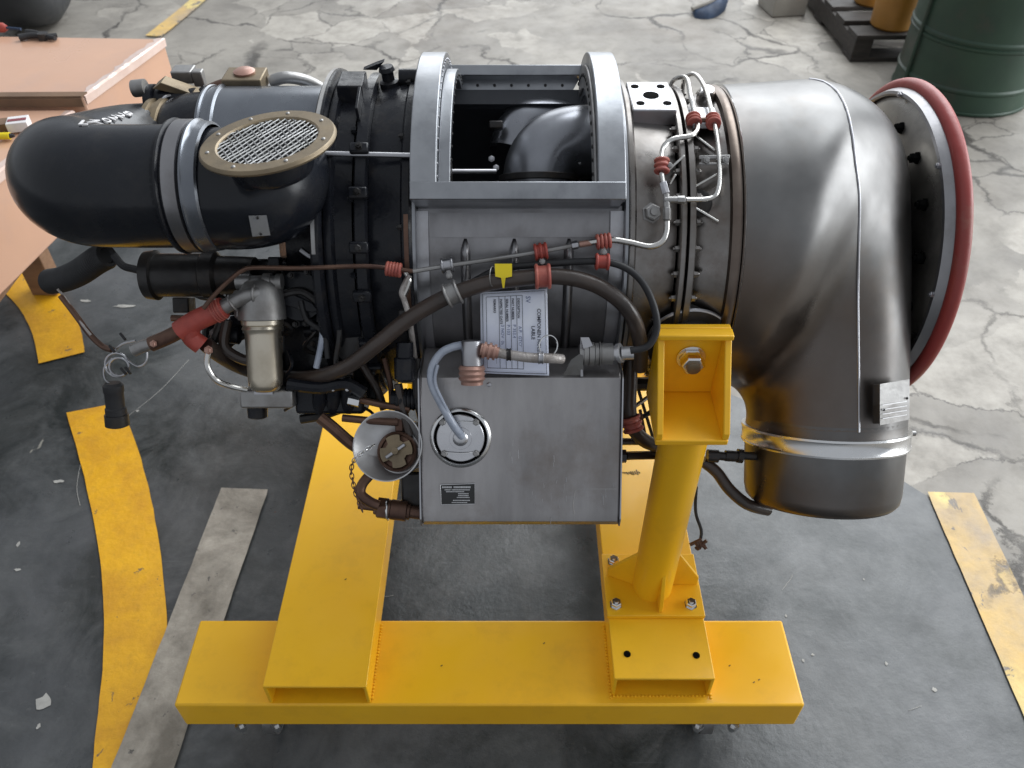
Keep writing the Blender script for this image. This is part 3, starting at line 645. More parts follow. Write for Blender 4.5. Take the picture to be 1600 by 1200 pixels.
for i in range(11, n):
    best = min([q_*.25 for q_ in range(-40, 444)], key=lambda q_: abs(proj(sec_pt(i, R(q_)))[0]-cu(proj(sec_pt(i, R(q_)))[1])))
    if last is not None: best = max(min(best, last+14), last-4)
    last = best; seam.append((i, best))
for _ in range(3): seam = [(i_, (seam[max(k_-1, 0)][1]+q_+seam[min(k_+1, len(seam)-1)][1])/3) for k_, (i_, q_) in enumerate(seam)]
seam = [sec_pt(i_, R(q_)) for i_, q_ in seam]
G().tube(seam, .0022, 8, 2).build('weld_seam', M['steel'], EG)
# outlet stub with band clamp and blanking cap
xc_, rr_ = .5275, .1275
def ex(prof, name, m, seg=72, bevel=0, **k): return G().lathe(prof, EN(xc_, 0, 0), Ev, seg, **k).build(name, m, EG, bevel, **{})
ex([(.294, .1272), (.312, .1275), (.316, .130), (.322, .130)], 'outlet_collar', M['elbow'], c0=False)
BC = ex([(.3135, .128), (.3135, .1345), (.317, .1352), (.319, .1338), (.337, .1338), (.339, .1352), (.342, .1345), (.342, .128)], 'outlet_band_clamp', M['band'])
ex([(.3415, .1285), (.420, .1265), (.434, .124), (.442, .117), (.4455, .105), (.447, .0)], 'outlet_cap', M['elbow'], c0=False, c1=False)
p = EN(xc_+.133, .328, .0)
G().tube([p, p+X1*.022], .0045, 12, 0).build('clamp_bolt', M['alu'], BC); G().box(p+X1*.006, (.012, .012, .022), (X1, Ev, Nv)).build('clamp_trunnion', M['steel'], BC, bevel=.001)
# data-plate bracket beside the seam
a = QP(1345, 600, .13); b = QP(1378, 600, .127); c_ = QP(1376, 664, .127)
G().add([], [])
g = G(); q = [QP(1340, 602, .121), QP(1362, 600, .121), QP(1362, 664, .121), QP(1340, 663, .121)]; g.prism(q, -Nv*.012); g.build('plate_foot', M['elbow'], EG)
g = G(); q = [QP(1364, 601, .123), QP(1384, 600, .142), QP(1384, 662, .142), QP(1364, 662, .123)]; g.prism(q, -Nv*.003); g.build('plate_web', M['turbine'], EG)
g = G(); q = [QP(1374, 600, .150), QP(1420, 592, .118), QP(1420, 655, .118), QP(1374, 664, .150)]; g.prism(q, Nv*.0022); DP = g.build('data_plate', M['alu'], EG)
for k in range(4):
    y0 = 632+k*7; a = QP(1378, y0, .150); b = QP(1416, y0-6, .122); G().prism([a+Nv*.0023, b+Nv*.0023, b+Nv*.0023+Ev*.0012, a+Nv*.0023+Ev*.0012], Nv*.0003).build('engraved_line', M['plate'], DP)
for (u, v, n_) in ((1380, 640, .1485), (1416, 622, .1235)): bolt(DP, QP(u, v, n_)+Nv*.002, Nv, .0022, .0015, M['dark'], 'rivet', 'dome')
# drain fitting on the cap, to the left
g = G(); a = QP(1100, 712, .0); 
for (u0, u1, r) in ((1105, 1122, .011), (1122, 1133, .0075), (1133, 1152, .0095), (1152, 1160, .012), (1160, 1186, .007)): g.cyl(QP(u0, 712, .03), QP(u1, 713, .03), r, seg=12)
g.build('drain_fitting', M['dark'], EG)
G().tube([QP(1098, 720, .02), QP(1120, 738, .02), QP(1140, 765, .02), QP(1168, 788, .02), QP(1200, 797, .0)], .010, 14, 6).build('drain_hose', M['hose'], EG)
G().tube([QP(1088, 760, .0), QP(1087, 800, .0), QP(1096, 830, .0), QP(1092, 850, .0)], .0028, 8, 5).build('loose_cable', M['rubber'], EG)
g = G()
for k in range(9): g.box(QP(1092+random.uniform(-12, 14), 852+random.uniform(-8, 6), 0), (.014, .007, .004), (V((random.random(), random.random(), .2)).normalized(), Nv, X1)) if False else g.tube([QP(1088+random.uniform(-12, 10), 852+random.uniform(-6, 6), 0), QP(1094+random.uniform(-8, 12), 850+random.uniform(-8, 8), .004)], .0035, 6, 0)
g.build('cable_end', M['rust'], EG)

# --- gear-end flange behind the elbow, ringed by a red rubber seal
RC = V((.665, 1.252, .770))
G().lathe([(-.33, .13), (-.07, .14), (-.028, .16), (-.018, .235), (-.012, .243), (-.008, .252), (.004, .252), (.004, .02)], RC, (1, 0, 0), 96, True, True).build('rear_bulkhead', M['bulkhead'], EG)
G().lathe([(-.0125, .250), (-.0160, .253), (-.0145, .258), (.0, .264), (.010, .268), (.010, .25)], RC, (1, 0, 0), 96, False, False).build('bulkhead_rim', M['casing'], EG)
G().torus(RC+V((.010, 0, 0)), (1, 0, 0), .2675, .0118, 120, 16).build('rubber_seal', M['redhose'], EG)
for k in range(16):
    t = R(k*22.5+4); d = V((0, math.sin(t), math.cos(t)))
    bolt(EG, RC+V((-.0205, 0, 0))+d*.212, (-1, 0, 0), .0085, .011, M['hole'], 'bulkhead_bolt')
for k in range(8):
    t = R(k*45-75); d = V((0, math.sin(t), math.cos(t)))
    bolt(EG, RC+V((-.0155, 0, 0))+d*.254, (-1, -.2, .2), .0045, .005, M['steel'], 'rim_screw')

# --- oil tank
n1 = .22
def pris(pts, x0, x1): return G().prism([EN(x0, s, n_) for s, n_ in pts], (x1-x0, 0, 0))
TK = pris([(.168, .135), (.168, .165), (.196, .215), (.203, .2205), (.400, .2205), (.412, .2185), (.419, .211), (.421, .200), (.421, .05), (.23, -.02)], -.130, .1545).build('oil_tank', M['tanksteel'], EG, bevel=.0035, bseg=3)
G().add([], [])
for x0, x1 in ((-.1322, -.1300), (.1545, .1565)):
    pris([(.17, .14), (.197, .217), (.204, .2225), (.408, .2225), (.421, .212), (.421, .19), (.24, .0)], x0, x1).build('tank_end_flange', M['steel'], TK)
# gauge / filler plate
gc = QP(720, 683, n1+.0005)
g = G(); g.lathe([(0, .0435), (.004, .0435), (.0075, .041), (.0085, .0385), (.007, .0372), (.0005, .0365), (.0005, .0)], gc, Nv, 64, False, False); GP = g.build('gauge_ring', M['band'], TK)
G().lathe([(.0007, .0368), (.0010, .0368)], gc, Nv, 48).build('gauge_groove', M['hole'], TK)
g = G(); g.lathe([(0, .0335), (.0050, .0335), (.0058, .0325), (.0066, .016), (.0078, .0155), (.0078, .011), (.009, .0105), (.012, .006), (.012, 0)], gc+Nv*.0018, Nv, 64, False, False); g.build('gauge_cover', M['machined'], TK)
for du, dv in ((-28, -25), (24, -25), (-25, 23), (24, 23)):
    p = QP(720+du, 683+dv, n1)+Nv*.0078; bolt(TK, p, Nv, .0042, .004, M['alu'], 'cover_screw')
for dv in (-25, 21):
    pts = [QP(720-22+44*k/10, 683+dv+(1.5*math.sin(k*.31)*(1 if dv > 0 else -1)), n1)+Nv*.0105 for k in range(11)]
    G().tube(pts, .00075, 6, 3).build('safety_wire', M['bright'], TK)
rnd = random.Random(5); g = G()
for k_ in range(26):
    u, v = rnd.choice([(862, 735), (848, 792), (880, 760), (945, 760), (800, 700)]); u += rnd.gauss(0, 9); v += rnd.gauss(0, 14); L_ = rnd.uniform(4, 14)
    a = QP(u, v, n1+.0006); b = QP(u+rnd.uniform(-1, 1), v+L_, n1+.0006); g.tube([a, b], rnd.uniform(.0002, .0004), 4, 0)
g.build('tank_scratches', M['steel'], TK, kind='stuff')
G().tube([QP(898, 768, n1+.0004), QP(903, 764, n1+.0004), QP(964, 764, n1+.0004)], .0006, 4, 0).build('tank_seam', M['alu'], TK); G().tube([QP(898, 768, n1+.0004), QP(895, 790, n1+.0004), QP(897, 803, n1+.0004)], .0006, 4, 0).build('tank_seam', M['alu'], TK)
# tank nameplate
a = [QP(688, 757, n1), QP(742, 755, n1), QP(742, 787, n1), QP(690, 788, n1)]
NP = G().prism([p+Nv*.0006 for p in a], Nv*.001).build('tank_nameplate', M['inkdark'], TK)
G().tube([p+Nv*.0018 for p in a+[a[0]]], .0006, 4, 0).build('nameplate_border', M['plate'], NP)
def lineword(parent, u0, u1, v, h, m, nn=n1, off=.0018, name='small_print'):
    g = G(); u = u0
    while u < u1-1:
        wd = random.uniform(.9, 1.9)
        a = [QP(u, v, nn), QP(min(u+wd, u1), v, nn), QP(min(u+wd, u1), v+h, nn), QP(u, v+h, nn)]
        g.prism([p+Nv*off for p in a], Nv*.0002); u += wd+.45
    g.build(name, m, parent)
for (u0, u1, v, h) in ((691, 706, 759.5, 2.6), (709, 736, 759.3, 2.8), (695, 704, 764, 1.6), (706, 734, 764, 1.6), (697, 726, 767, 1.4), (716, 733, 770, 1.6), (716, 733, 773, 1.6), (714, 735, 776, 1.4), (708, 735, 780.5, 1.6), (706, 730, 784, 1.2)): lineword(NP, u0, u1, v, h, M['plate'])
bolt(TK, QP(764, 601, n1+.001), Nv, .0035, .002, M['steel'], 'tank_rivet', 'dome')
G().box(QP(662, 712, .205), (.018, .024, .002), (X1, Ev, Nv)).build('tank_ear', M['steel'], TK, bevel=.0006)
G().cyl(QP(658, 714, .2066), QP(658, 714, .2069), .0028, seg=14).build('ear_hole', M['hole'], TK)
# elbow fitting and milky sleeve on the tank
kt = QP(737, 532, .255)
g = G(); g.lathe([(0, .0135), (.001, .0142), (.034, .0142)], kt, Ev, 32); g.build('probe_cap', M['steel'], TK, bevel=.0006)
g = G(); g.lathe([(.034, .016), (.038, .0185), (.0415, .0165), (.045, .0185), (.049, .0165), (.052, .0185), (.056, .015), (.060, .015)], kt, Ev, 32); g.build('probe_nut', M['pink'], TK)
G().tube([QP(722, 683, .229), QP(708, 664, .246), QP(690, 632, .25), QP(675, 600, .25), QP(675, 575, .25), QP(688, 553, .25), QP(705, 543, .25), QP(728, 538, .248)], .0058, 12, 6).build('sensor_cable', M['clear'], TK)
G().tube([QP(712, 668, .246), QP(694, 632, .254), QP(680, 598, .256), QP(684, 570, .256)], .0022, 8, 5).build('sensor_cable', M['clear'], TK)
g = G()
for k, r in enumerate((.0085, .0115, .0092, .0118, .0092, .011, .008)): g.cyl(QP(751+k*4, 545.5+k*.9, .262), QP(755+k*4, 546.4+k*.9, .262), r, seg=20)
g.build('sleeve_coupling', M['pink'], TK)
G().tube([QP(776, 551, .262), QP(800, 555, .264), QP(830, 559, .264), QP(862, 560, .26), QP(878, 561, .25)], .0068, 14, 5).build('braided_line', M['braid'], TK)
clamp(QP(845, 559, .263), X1, .0068, .006, M['steel'], ribs=2); clamp(QP(795, 554, .263), X1, .0068, .005, M['dark'], ribs=2)
g = G(); g.torus(QP(857, 540, .258), Nv+X1*.5, .014, .0009, 30, 6); g.build('lock_wire', M['bright'], TK)
# plug connector at the right of the tank top
g = G()
for (u0, u1, r) in ((905, 912, .0135), (912, 919, .0160), (920, 928, .0165), (929, 935, .0155), (936, 938, .017), (939, 957, .0150)): g.cyl(QP(u0, 553, .225), QP(u1, 553, .225), r, seg=24)
PC = g.build('plug_connector', M['alu'], TK)
g = G()
for (u0, u1, r) in ((957, 966, .0105), (966, 971, .014), (971, 990, .0095)): g.cyl(QP(u0, 552, .228), QP(u1, 551, .23), r, seg=14)
g.build('plug_backshell', M['plate'], TK)
g = G(); g.prism([QP(880, 586, .222), QP(892, 562, .232), QP(905, 553, .24), QP(911, 556, .24), QP(911, 586, .222)], Nv*.002); g.build('plug_bracket', M['alu'], TK)
g = G(); g.prism([QP(907, 527, .236), QP(920, 527, .236), QP(926, 540, .236), QP(912, 545, .236), QP(911, 588, .226), QP(907, 588, .226)], Nv*.0015); g.build('plug_bracket', M['steel'], TK)
# dark stuff beside the tank on the right: braces, hose, pipes
for (u0, v0, u1, v1, r, m, nn) in ((972, 712, 1030, 711, .007, 'dark', .05), (968, 690, 1040, 690, .006, 'hose', .0), (985, 640, 1030, 608, .0035, 'pipe', .0), (978, 668, 1035, 632, .004, 'dark', -.02), (996, 604, 1022, 690, .003, 'dark', -.05), (1000, 640, 1012, 700, .003, 'rust', .0), (988, 655, 1035, 640, .0035, 'rust', -.02), (975, 600, 1015, 600, .012, 'dark', -.05)):
    G().tube([QP(u0, v0, nn), QP(u1, v1, nn)], r, 8, 0).build('brace_rod', M[m], EG)
G().tube([QP(985, 560, .10), QP(984, 600, .1), QP(983, 640, .10), QP(990, 670, .09), QP(1010, 690, .07), QP(1040, 700, .03)], .0115, 14, 6).build('breather_hose', M['hose'], EG)
clamp(QP(987, 662, .10), QP(990, 672, .1)-QP(984, 652, .1), .0118, .022, M['redrib'], ribs=3)
g = G(); g.cyl(QP(971, 713, .11), QP(978, 713, .11), .011, seg=6); g.cyl(QP(978, 713, .11), QP(1030, 711, .08), .006, seg=10); g.build('tank_outlet', M['dark'], EG)
# underside shell so the belly reads dark


# --- black intake ducts
FY, FZ, FR = .9365, 1.062, .0774
RY, RZ = 1.20, .972
k = M['black']
G().tube([(-.43, FY, FZ), (-.50, FY, FZ), (-.548, FY+.004, FZ), (-.582, FY+.035, FZ-.006), (-.592, 1.02, 1.036), (-.592, 1.10, 1.008), (-.590, 1.160, .986), (-.574, RY-.004, RZ), (-.558, RY, RZ)], FR, 56, 8).build('intake_bend', k, EG, ang=60)
def ft(prof, name, m, c=(FY, FZ), par=EG, **kk): return G().lathe(prof, (0, c[0], c[1]), (1, 0, 0), 72, **kk).build(name, m, par)
ft([(-.4345, .0774), (-.429, .0775), (-.4275, .0845), (-.4245, .0855), (-.4225, .083), (-.4215, .0808), (-.40, .0808)], 'duct_bead', M['blackcast'], c0=False, c1=False)
ft([(-.4195, .081), (-.4185, .0838), (-.402, .0838), (-.401, .081)], 'strap_clamp', M['casing'], c0=False, c1=False)
ft([(-.3995, .0806), (-.3975, .0842), (-.395, .0848), (-.393, .083), (-.388, .082), (-.380, .0810), (-.378, .0775)], 'duct_bead', M['drumgrey'], c0=False, c1=False)
dc = onz(419, 221, 1.1450); up = (V((-.085, .025, 1))).normalized()
G().lathe([(-.045, .046), (-.015, .052), (-.003, .058)], dc, up, 48).tube([(-.40, FY, FZ-.002), (-.365, FY, FZ-.004), (-.338, FY+.003, FZ-.004), (-.322, FY+.022, FZ-.008), (-.318, FY+.08, FZ-.025), (-.318, 1.10, .98)], .0772, 56, 8).build('intake_elbow', k, EG, ang=60)
IEo = bpy.data.objects['intake_elbow']
rm = IEo.modifiers.new('blend', 'REMESH'); rm.mode = 'VOXEL'; rm.voxel_size = .0032; rm.use_smooth_shade = True
smo = IEo.modifiers.new('smooth', 'SMOOTH'); smo.factor = .7; smo.iterations = 60
# rear duct
ft([(-.565, .078), (-.564, .083), (-.557, .083), (-.555, .0795), (-.548, .0795), (-.546, .084), (-.539, .084), (-.537, .0805)], 'duct_bead', M['brass'], (RY, RZ), c0=False, c1=False)
ft([(-.537, .0805), (-.525, .085), (-.505, .091), (-.472, .0935)], 'rear_duct', M['blackcast'], (RY, RZ))
ft([(-.472, .0935), (-.471, .102), (-.467, .1035), (-.464, .102), (-.463, .100), (-.452, .100), (-.451, .104), (-.447, .1045), (-.445, .102), (-.444, .1010), (-.268, .1010)], 'rear_intake_drum', M['drumgrey'], (RY, RZ), c0=False, c1=False)
# cone that joins the drum to the housing
G().lathe([(-.30, .102), (-.2705, .16)], (0, 1.17, .93), (1, 0, 0), 48).build('drum_collar', M['blackcast'], EG)
cas([(-.345, .13), (-.330, .150), (-.2702, .165)], 'inlet_bell', M['blackcast'])
# screened inlet
dc = onz(419, 221, 1.1450)
up = (V((-.085, .025, 1))).normalized()
g = G()
g = G(); g.lathe([(-.0035, .058), (-.0035, .0805), (-.001, .0815), (.0015, .0805), (.003, .079), (.003, .0615), (.0015, .0595), (-.0035, .058)], dc, up, 80, False, False); SR = g.build('screen_flange', M['brass'], EG)
ua = up.cross(V((0, 1, 0))).normalized(); ub = up.cross(ua).normalized()
G().lathe([(-.0045, .062), (-.0042, .062)], dc, up, 48).build('inlet_shade_disc', M['hole'], SR)  # added black disc, stands for the shade inside the inlet
g = G(); rad = .0605; pitch = .0074
for a0 in (60, -60):
    d = ua*math.cos(R(a0))+ub*math.sin(R(a0)); e_ = up.cross(d)
    kN = int(rad/pitch)
    for i in range(-kN, kN+1):
        o_ = i*pitch; hl = math.sqrt(max(rad*rad-o_*o_, 0))
        if hl < .003: continue
        h0 = .0
        n_ = 10
        pts = [dc+e_*o_+d*(hl*(2*j/n_-1))+up*(h0+.0006*math.sin(i*1.3+j)) for j in range(n_+1)]
        g.tube(pts, .00115, 5, 0)
g.build('wire_screen', M['mesh'], SR, kind='stuff')
for t in (20, 70, 120, 170, 215, 262, 300, 340):
    d = ua*math.cos(R(t))+ub*math.sin(R(t)); bolt(SR, dc+d*.0705+up*.003, up, .0026, .0018, M['alu'], 'screen_rivet', 'dome')
# plate on the duct
def bvh(o):
    from mathutils.bvhtree import BVHTree
    L_ = wloc(o); return BVHTree.FromPolygons([v.co+L_ for v in o.data.vertices], [p.vertices[:] for p in o.data.polygons])
def hit(tree, u, v):
    h = tree.ray_cast(C0, ray(u, v).normalized()); return h[0], h[1]
tr = bvh(IEo)
q = [hit(tr, u, v)[0] for u, v in ((388, 336), (416, 335), (422, 366), (394, 368))]
nn = hit(tr, 405, 350)[1]; nn = nn if nn.dot(C0-q[0]) > 0 else -nn
DPL = G().prism([p+nn*.0012 for p in q], nn*.0012).build('duct_nameplate', M['plate'], EG)
for u, v in ((402, 339), (407, 364)): bolt(DPL, hit(tr, u, v)[0]+nn*.0026, nn, .0018, .0012, M['dark'], 'rivet', 'dome')
tr = bvh(bpy.data.objects['intake_bend'])
us = [(120+k*11.5, 197-k*3.2) for k in range(7)]
for k_, chh in enumerate('L7A0228'):
    u, v = us[k_]
    p, n_ = hit(tr, u, v)
    if p is None: continue
    if n_.dot(C0-p) < 0: n_ = -n_
    xd = (at(u+11, v-3, p.y)-at(u, v, p.y)); xd = (xd-n_*xd.dot(n_)).normalized()
    text(EG, chh, p+n_*.0015, xd, n_.cross(xd), .027, M['white'], ex=.0008)
# --- things behind the rear duct
def BX(x, y_, z): return V((x-.085, y_, z-.042))
def part_at(f, *a): return f(*a)
g = G(); g.prism([BX(x, y_, 1.07) for x, y_ in ((-.37, 1.22), (-.30, 1.22), (-.30, 1.30), (-.37, 1.30))], (0, 0, .018)); g.build('valve_base', M['alu'], EG, bevel=.002)
g = G(); g.prism([BX(x, y_, 1.094) for x, y_ in ((-.366, 1.235), (-.304, 1.235), (-.304, 1.285), (-.366, 1.285))], (0, 0, .024)); g.build('valve_block', M['brass'], EG, bevel=.002)
g = G(); g.prism([BX(x, y_, 1.088) for x, y_ in ((-.355, 1.24), (-.315, 1.24), (-.315, 1.28), (-.355, 1.28))], (0, 0, .006)); g.build('valve_spacer', M['dark'], EG)
for x in (-.36, -.34, -.325, -.307): bolt(EG, BX(x, 1.230, 1.089), (0, -.3, 1), .0035, .006, M['dark'])
G().lathe([(0, .016), (.003, .017), (.006, .012), (.007, 0)], BX(-.335, 1.262, 1.118), (0, 0, 1), 28).build('valve_cap', M['pink'], EG)
G().tube([BX(-.30, 1.27, 1.10), BX(-.275, 1.275, 1.105), BX(-.245, 1.29, 1.092), BX(-.215, 1.30, 1.065), BX(-.20, 1.31, 1.03)], .0095, 14, 5).build('bleed_duct', M['alu'], EG)
G().tube([BX(-.42, 1.26, 1.075), BX(-.39, 1.265, 1.09), BX(-.36, 1.27, 1.098)], .011, 12, 4).build('bleed_duct', M['rust'], EG)
g = G(); g.cyl((-.515, 1.25, 1.020), (-.480, 1.26, 1.045), .018, .015, 20); g.build('start_valve', M['blackcast'], EG)
g = G(); g.lathe([(0, .028), (.012, .028), (.014, .021), (.075, .021)], (-.575, 1.245, 1.035), (1, .0, .02), 28); g.build('start_motor', M['blackcast'], EG)
g = G(); g.prism([(-.560, 1.235, 1.062), (-.545, 1.235, 1.072), (-.490, 1.235, 1.050), (-.490, 1.235, 1.044)], (0, .026, 0)); g.build('motor_guard', M['brass'], EG, bevel=.001)
G().lathe([(0, .013), (.020, .013)], (-.592, 1.24, 1.060), (1, 0, .1), 16).build('motor_cap', M['alu'], EG)
g = G(); g.bb((-.545, 1.28, 1.050), (-.512, 1.31, 1.070)); g.bb((-.512, 1.28, 1.045), (-.495, 1.295, 1.070)); g.build('motor_lug', M['alu'], EG, bevel=.002)
g = G(); g.torus((-.535, 1.225, 1.032), (.9, -.5, .2), .022, .0022, 24, 6); g.build('motor_ring', M['steel'], EG)
for (a, b, r_, m) in (((-.50, 1.24, 1.03), (-.46, 1.25, 1.05), .006, 'dark'), ((-.56, 1.22, 1.02), (-.52, 1.215, 1.045), .004, 'rubber'), ((-.53, 1.21, 1.04), (-.47, 1.22, 1.045), .004, 'dark')): G().tube([a, b], r_, 8, 0).build('start_line', M[m], EG)
G().bb((-.315, 1.32, .99), (-.285, 1.35, 1.010)).build('rear_fitting', M['brass'], EG, bevel=.002)
# --- accessories under the ducts
D_ = M['dark']
def AC(u, v, n): return QP(u, v, n)
g = G(); g.lathe([(0, .020), (.004, .034), (.018, .036), (.020, .031), (.085, .031), (.088, .034), (.105, .034), (.11, .028), (.16, .026)], AC(226, 430, .17), X1, 40); g.build('starter_motor', M['dark'], EG)
G().tube([AC(178, 398, .17), AC(192, 415, .17), AC(212, 421, .17), AC(232, 427, .17)], .0055, 10, 5).build('starter_cable', M['rubber'], EG)
g = G(); g.prism([EN(-.345, .04, .14), EN(-.345, .22, .14), EN(-.30, .26, .14), EN(-.20, .25, .14), EN(-.20, .04, .14)], -Nv*.16); g.build('accessory_gearbox', M['blackcast'], EG, bevel=.006)
G().prism([AC(395, 425, .02), AC(560, 425, .02), AC(600, 560, .02), AC(560, 640, .02), AC(470, 640, .02), AC(395, 600, .02)], -Nv*.10).build('gearbox_back', M['blackcast'], EG, bevel=.006)
G().lathe([(0, .045), (.03, .045), (.034, .036), (.06, .034)], EN(-.30, .09, .14), Nv, 36).build('fuel_pump', M['blackcast'], EG)
G().lathe([(0, .038), (.02, .038), (.024, .030), (.05, .028)], EN(-.225, .16, .14), Nv, 36).build('oil_pump', M['dark'], EG)
for t in range(8): bolt(EG, EN(-.30, .09, .17)+(X1*math.cos(t*.785)+Ev*math.sin(t*.785))*.040, Nv, .004, .006, M['dark'])
for t in range(6): bolt(EG, EN(-.225, .16, .16)+(X1*math.cos(t*1.047)+Ev*math.sin(t*1.047))*.034, Nv, .0035, .005, M['dark'])
G().box(EN(-.245, .06, .16), (.05, .06, .04), (X1, Ev, Nv)).build('governor', M['dark'], EG, bevel=.004)
G().box(EN(-.37, .055, .13), (.05, .035, .05), (X1, Ev, Nv)).build('governor', M['blackcast'], EG, bevel=.004)
G().box(EN(-.39, .10, .12), (.07, .03, .04), (X1, Ev, Nv)).build('starter_bracket', M['dark'], EG, bevel=.003)
for (pts, r, m) in ((((470, 470), (480, 500), (505, 520), (512, 560)), .004, 'rubber'), (((505, 495), (503, 530), (494, 575)), .0045, 'clear'), (((440, 460), (470, 455), (495, 470), (503, 480)), .006, 'dark'), (((520, 470), (530, 520), (525, 570), (540, 600)), .004, 'dark'), (((340, 470), (345, 500), (330, 540)), .006, 'dark'), (((355, 500), (350, 540), (375, 560), (400, 565)), .0075, 'hose'), (((470, 390), (490, 402), (515, 396)), .004, 'steel'), (((450, 600), (500, 606), (540, 600), (570, 615)), .009, 'blackcast')):
    G().tube([AC(u, v, .205) for u, v in pts], r, 10, 5).build('control_line', M[m], EG)
G().cyl(AC(505, 478, .21), AC(503, 503, .21), .0085, seg=12).build('line_connector', M['blackcast'], EG)
G().lathe([(0, .014), (.04, .014), (.042, .011)], AC(330, 520, .18), (1, 0, -.1), 20).build('pressure_switch', M['blackcast'], EG)
for u, v in ((352, 528), (350, 508), (335, 520)): bolt(EG, AC(u, v, .20), Nv, .0055, .007, M['alu'])
for u, v in ((545, 468), (575, 470), (560, 520), (545, 560), (600, 560), (470, 480), (500, 440), (455, 430), (480, 425), (530, 440)):
    bolt(EG, S(u, v, .222), Nv, .004, .008, M['dark'])
rnd = random.Random(11)
for k_ in range(46):
    u, v = rnd.uniform(425, 560), rnd.uniform(400, 600); n_ = rnd.uniform(.12, .185)
    m = M[rnd.choice(['dark', 'blackcast', 'dark', 'blackcast', 'hose', 'alu' if k_ % 5 == 0 else 'dark'])]
    kind = k_ % 4; p = QP(u, v, n_)
    if kind == 0: G().cyl(p, p+(X1 if rnd.random() < .5 else Ev)*rnd.uniform(.02, .045), rnd.uniform(.005, .011), seg=14).build('union', m, EG, bevel=.0006)
    elif kind == 1: G().box(p, (rnd.uniform(.014, .034), rnd.uniform(.012, .03), .02), (X1, Ev, Nv)).build('bracket', m, EG, bevel=.002)
    elif kind == 2: G().tube([p, p+Ev*.02+X1*rnd.uniform(-.02, .02)+Nv*.012, p+Ev*.045+X1*rnd.uniform(-.04, .04), p+Ev*.06+X1*rnd.uniform(-.05, .05)-Nv*.02], rnd.uniform(.0022, .0045), 8, 5).build('control_line', m, EG)
    else: bolt(EG, p, Nv, rnd.uniform(.0035, .006), .010, m)
for k_ in range(14):
    u, v = rnd.uniform(240, 380), rnd.uniform(455, 505); p = QP(u, v, rnd.uniform(.10, .15))
    if u < 300 and v > 480: continue
    m = M[rnd.choice(['dark', 'blackcast'])]
    if k_ % 2: G().box(p, (rnd.uniform(.02, .04), rnd.uniform(.012, .025), .03), (X1, Ev, Nv)).build('bracket', m, EG, bevel=.002)
    else: G().tube([p, p+X1*.02+Ev*.008, p+X1*.045], .0045, 8, 4).build('control_line', m, EG)
for pts, r_, m in ((((448, 600), (470, 612), (500, 628), (540, 634)), .006, 'dark'), (((330, 500), (322, 520), (330, 545), (352, 560)), .006, 'dark'), (((395, 520), (370, 530), (352, 545), (345, 560)), .005, 'dark'), (((560, 560), (575, 585), (590, 610), (600, 640)), .006, 'hose'), (((470, 655), (500, 650), (530, 640)), .007, 'dark'), (((600, 560), (610, 600), (612, 640)), .004, 'rust')):
    G().tube([AC(u, v, .17) for u, v in pts], r_, 10, 5).build('control_line', M[m], EG)
# fuel filter
fp = AC(410, 500, .215)
fd = (AC(416, 612, .215)-fp).normalized(); fL = (AC(416, 612, .215)-fp).length
g = G(); g.lathe([(0, .0285), (.006, .0285), (.008, .0265), (.012, .0285), (.016, .0262), (.020, .0250), (fL-.020, .0240), (fL-.010, .0230), (fL-.004, .0200), (fL-.0008, .0150), (fL, .008), (fL, 0)], fp, fd, 48, True, False); FF = g.build('fuel_filter_bowl', M['gold'], EG)
g = G(); g.lathe([(-.058, .014), (-.052, .023), (-.040, .030), (-.010, .0325), (.0, .0325)], fp-fd*.001, fd, 36); g.build('filter_head', M['alu'], EG)
G().box(fp-fd*.022-X1*.018, (.035, .04, .03), (X1, fd, X1.cross(fd).normalized())).build('filter_head_boss', M['alu'], EG, bevel=.005)
g = G(); a = AC(368, 436, .215)
for (u0, u1, r) in ((370, 392, .011), (392, 412, .0085), (412, 424, .0115), (424, 432, .0085), (432, 441, .011)): g.cyl(AC(u0, 440, .22), AC(u1, 440, .22), r, seg=12)
g.build('filter_inlet_fitting', M['alu'], EG)
g = G(); g.tube([AC(405, 458, .235), AC(388, 461, .24), AC(370, 469, .24), AC(350, 480, .24)], .0105, 16, 6); g.torus(AC(364, 473, .24), AC(350, 480, .24)-AC(370, 469, .24), .011, .0018, 24, 6); g.torus(AC(398, 459, .238), X1, .0115, .002, 24, 6); g.build('filter_elbow', M['alu'], EG)
G().prism([AC(443, 452, .20), AC(490, 474, .20), AC(498, 486, .20), AC(488, 488, .20), AC(440, 475, .20)], Nv*.005).build('filter_strut', M['blackcast'], EG, bevel=.001)
G().box(AC(425, 619, .18), (.075, .026, .06), (X1, Ev, Nv)).build('filter_foot', M['alu'], EG, bevel=.003)
G().lathe([(0, .015), (.018, .014), (.02, .01)], AC(402, 633, .17), Ev, 24).build('foot_plug', M['blackcast'], EG)
G().box(AC(412, 614, .213), (.026, .004, .003), (X1, Ev, Nv)).build('foot_clip', M['steel'], EG)
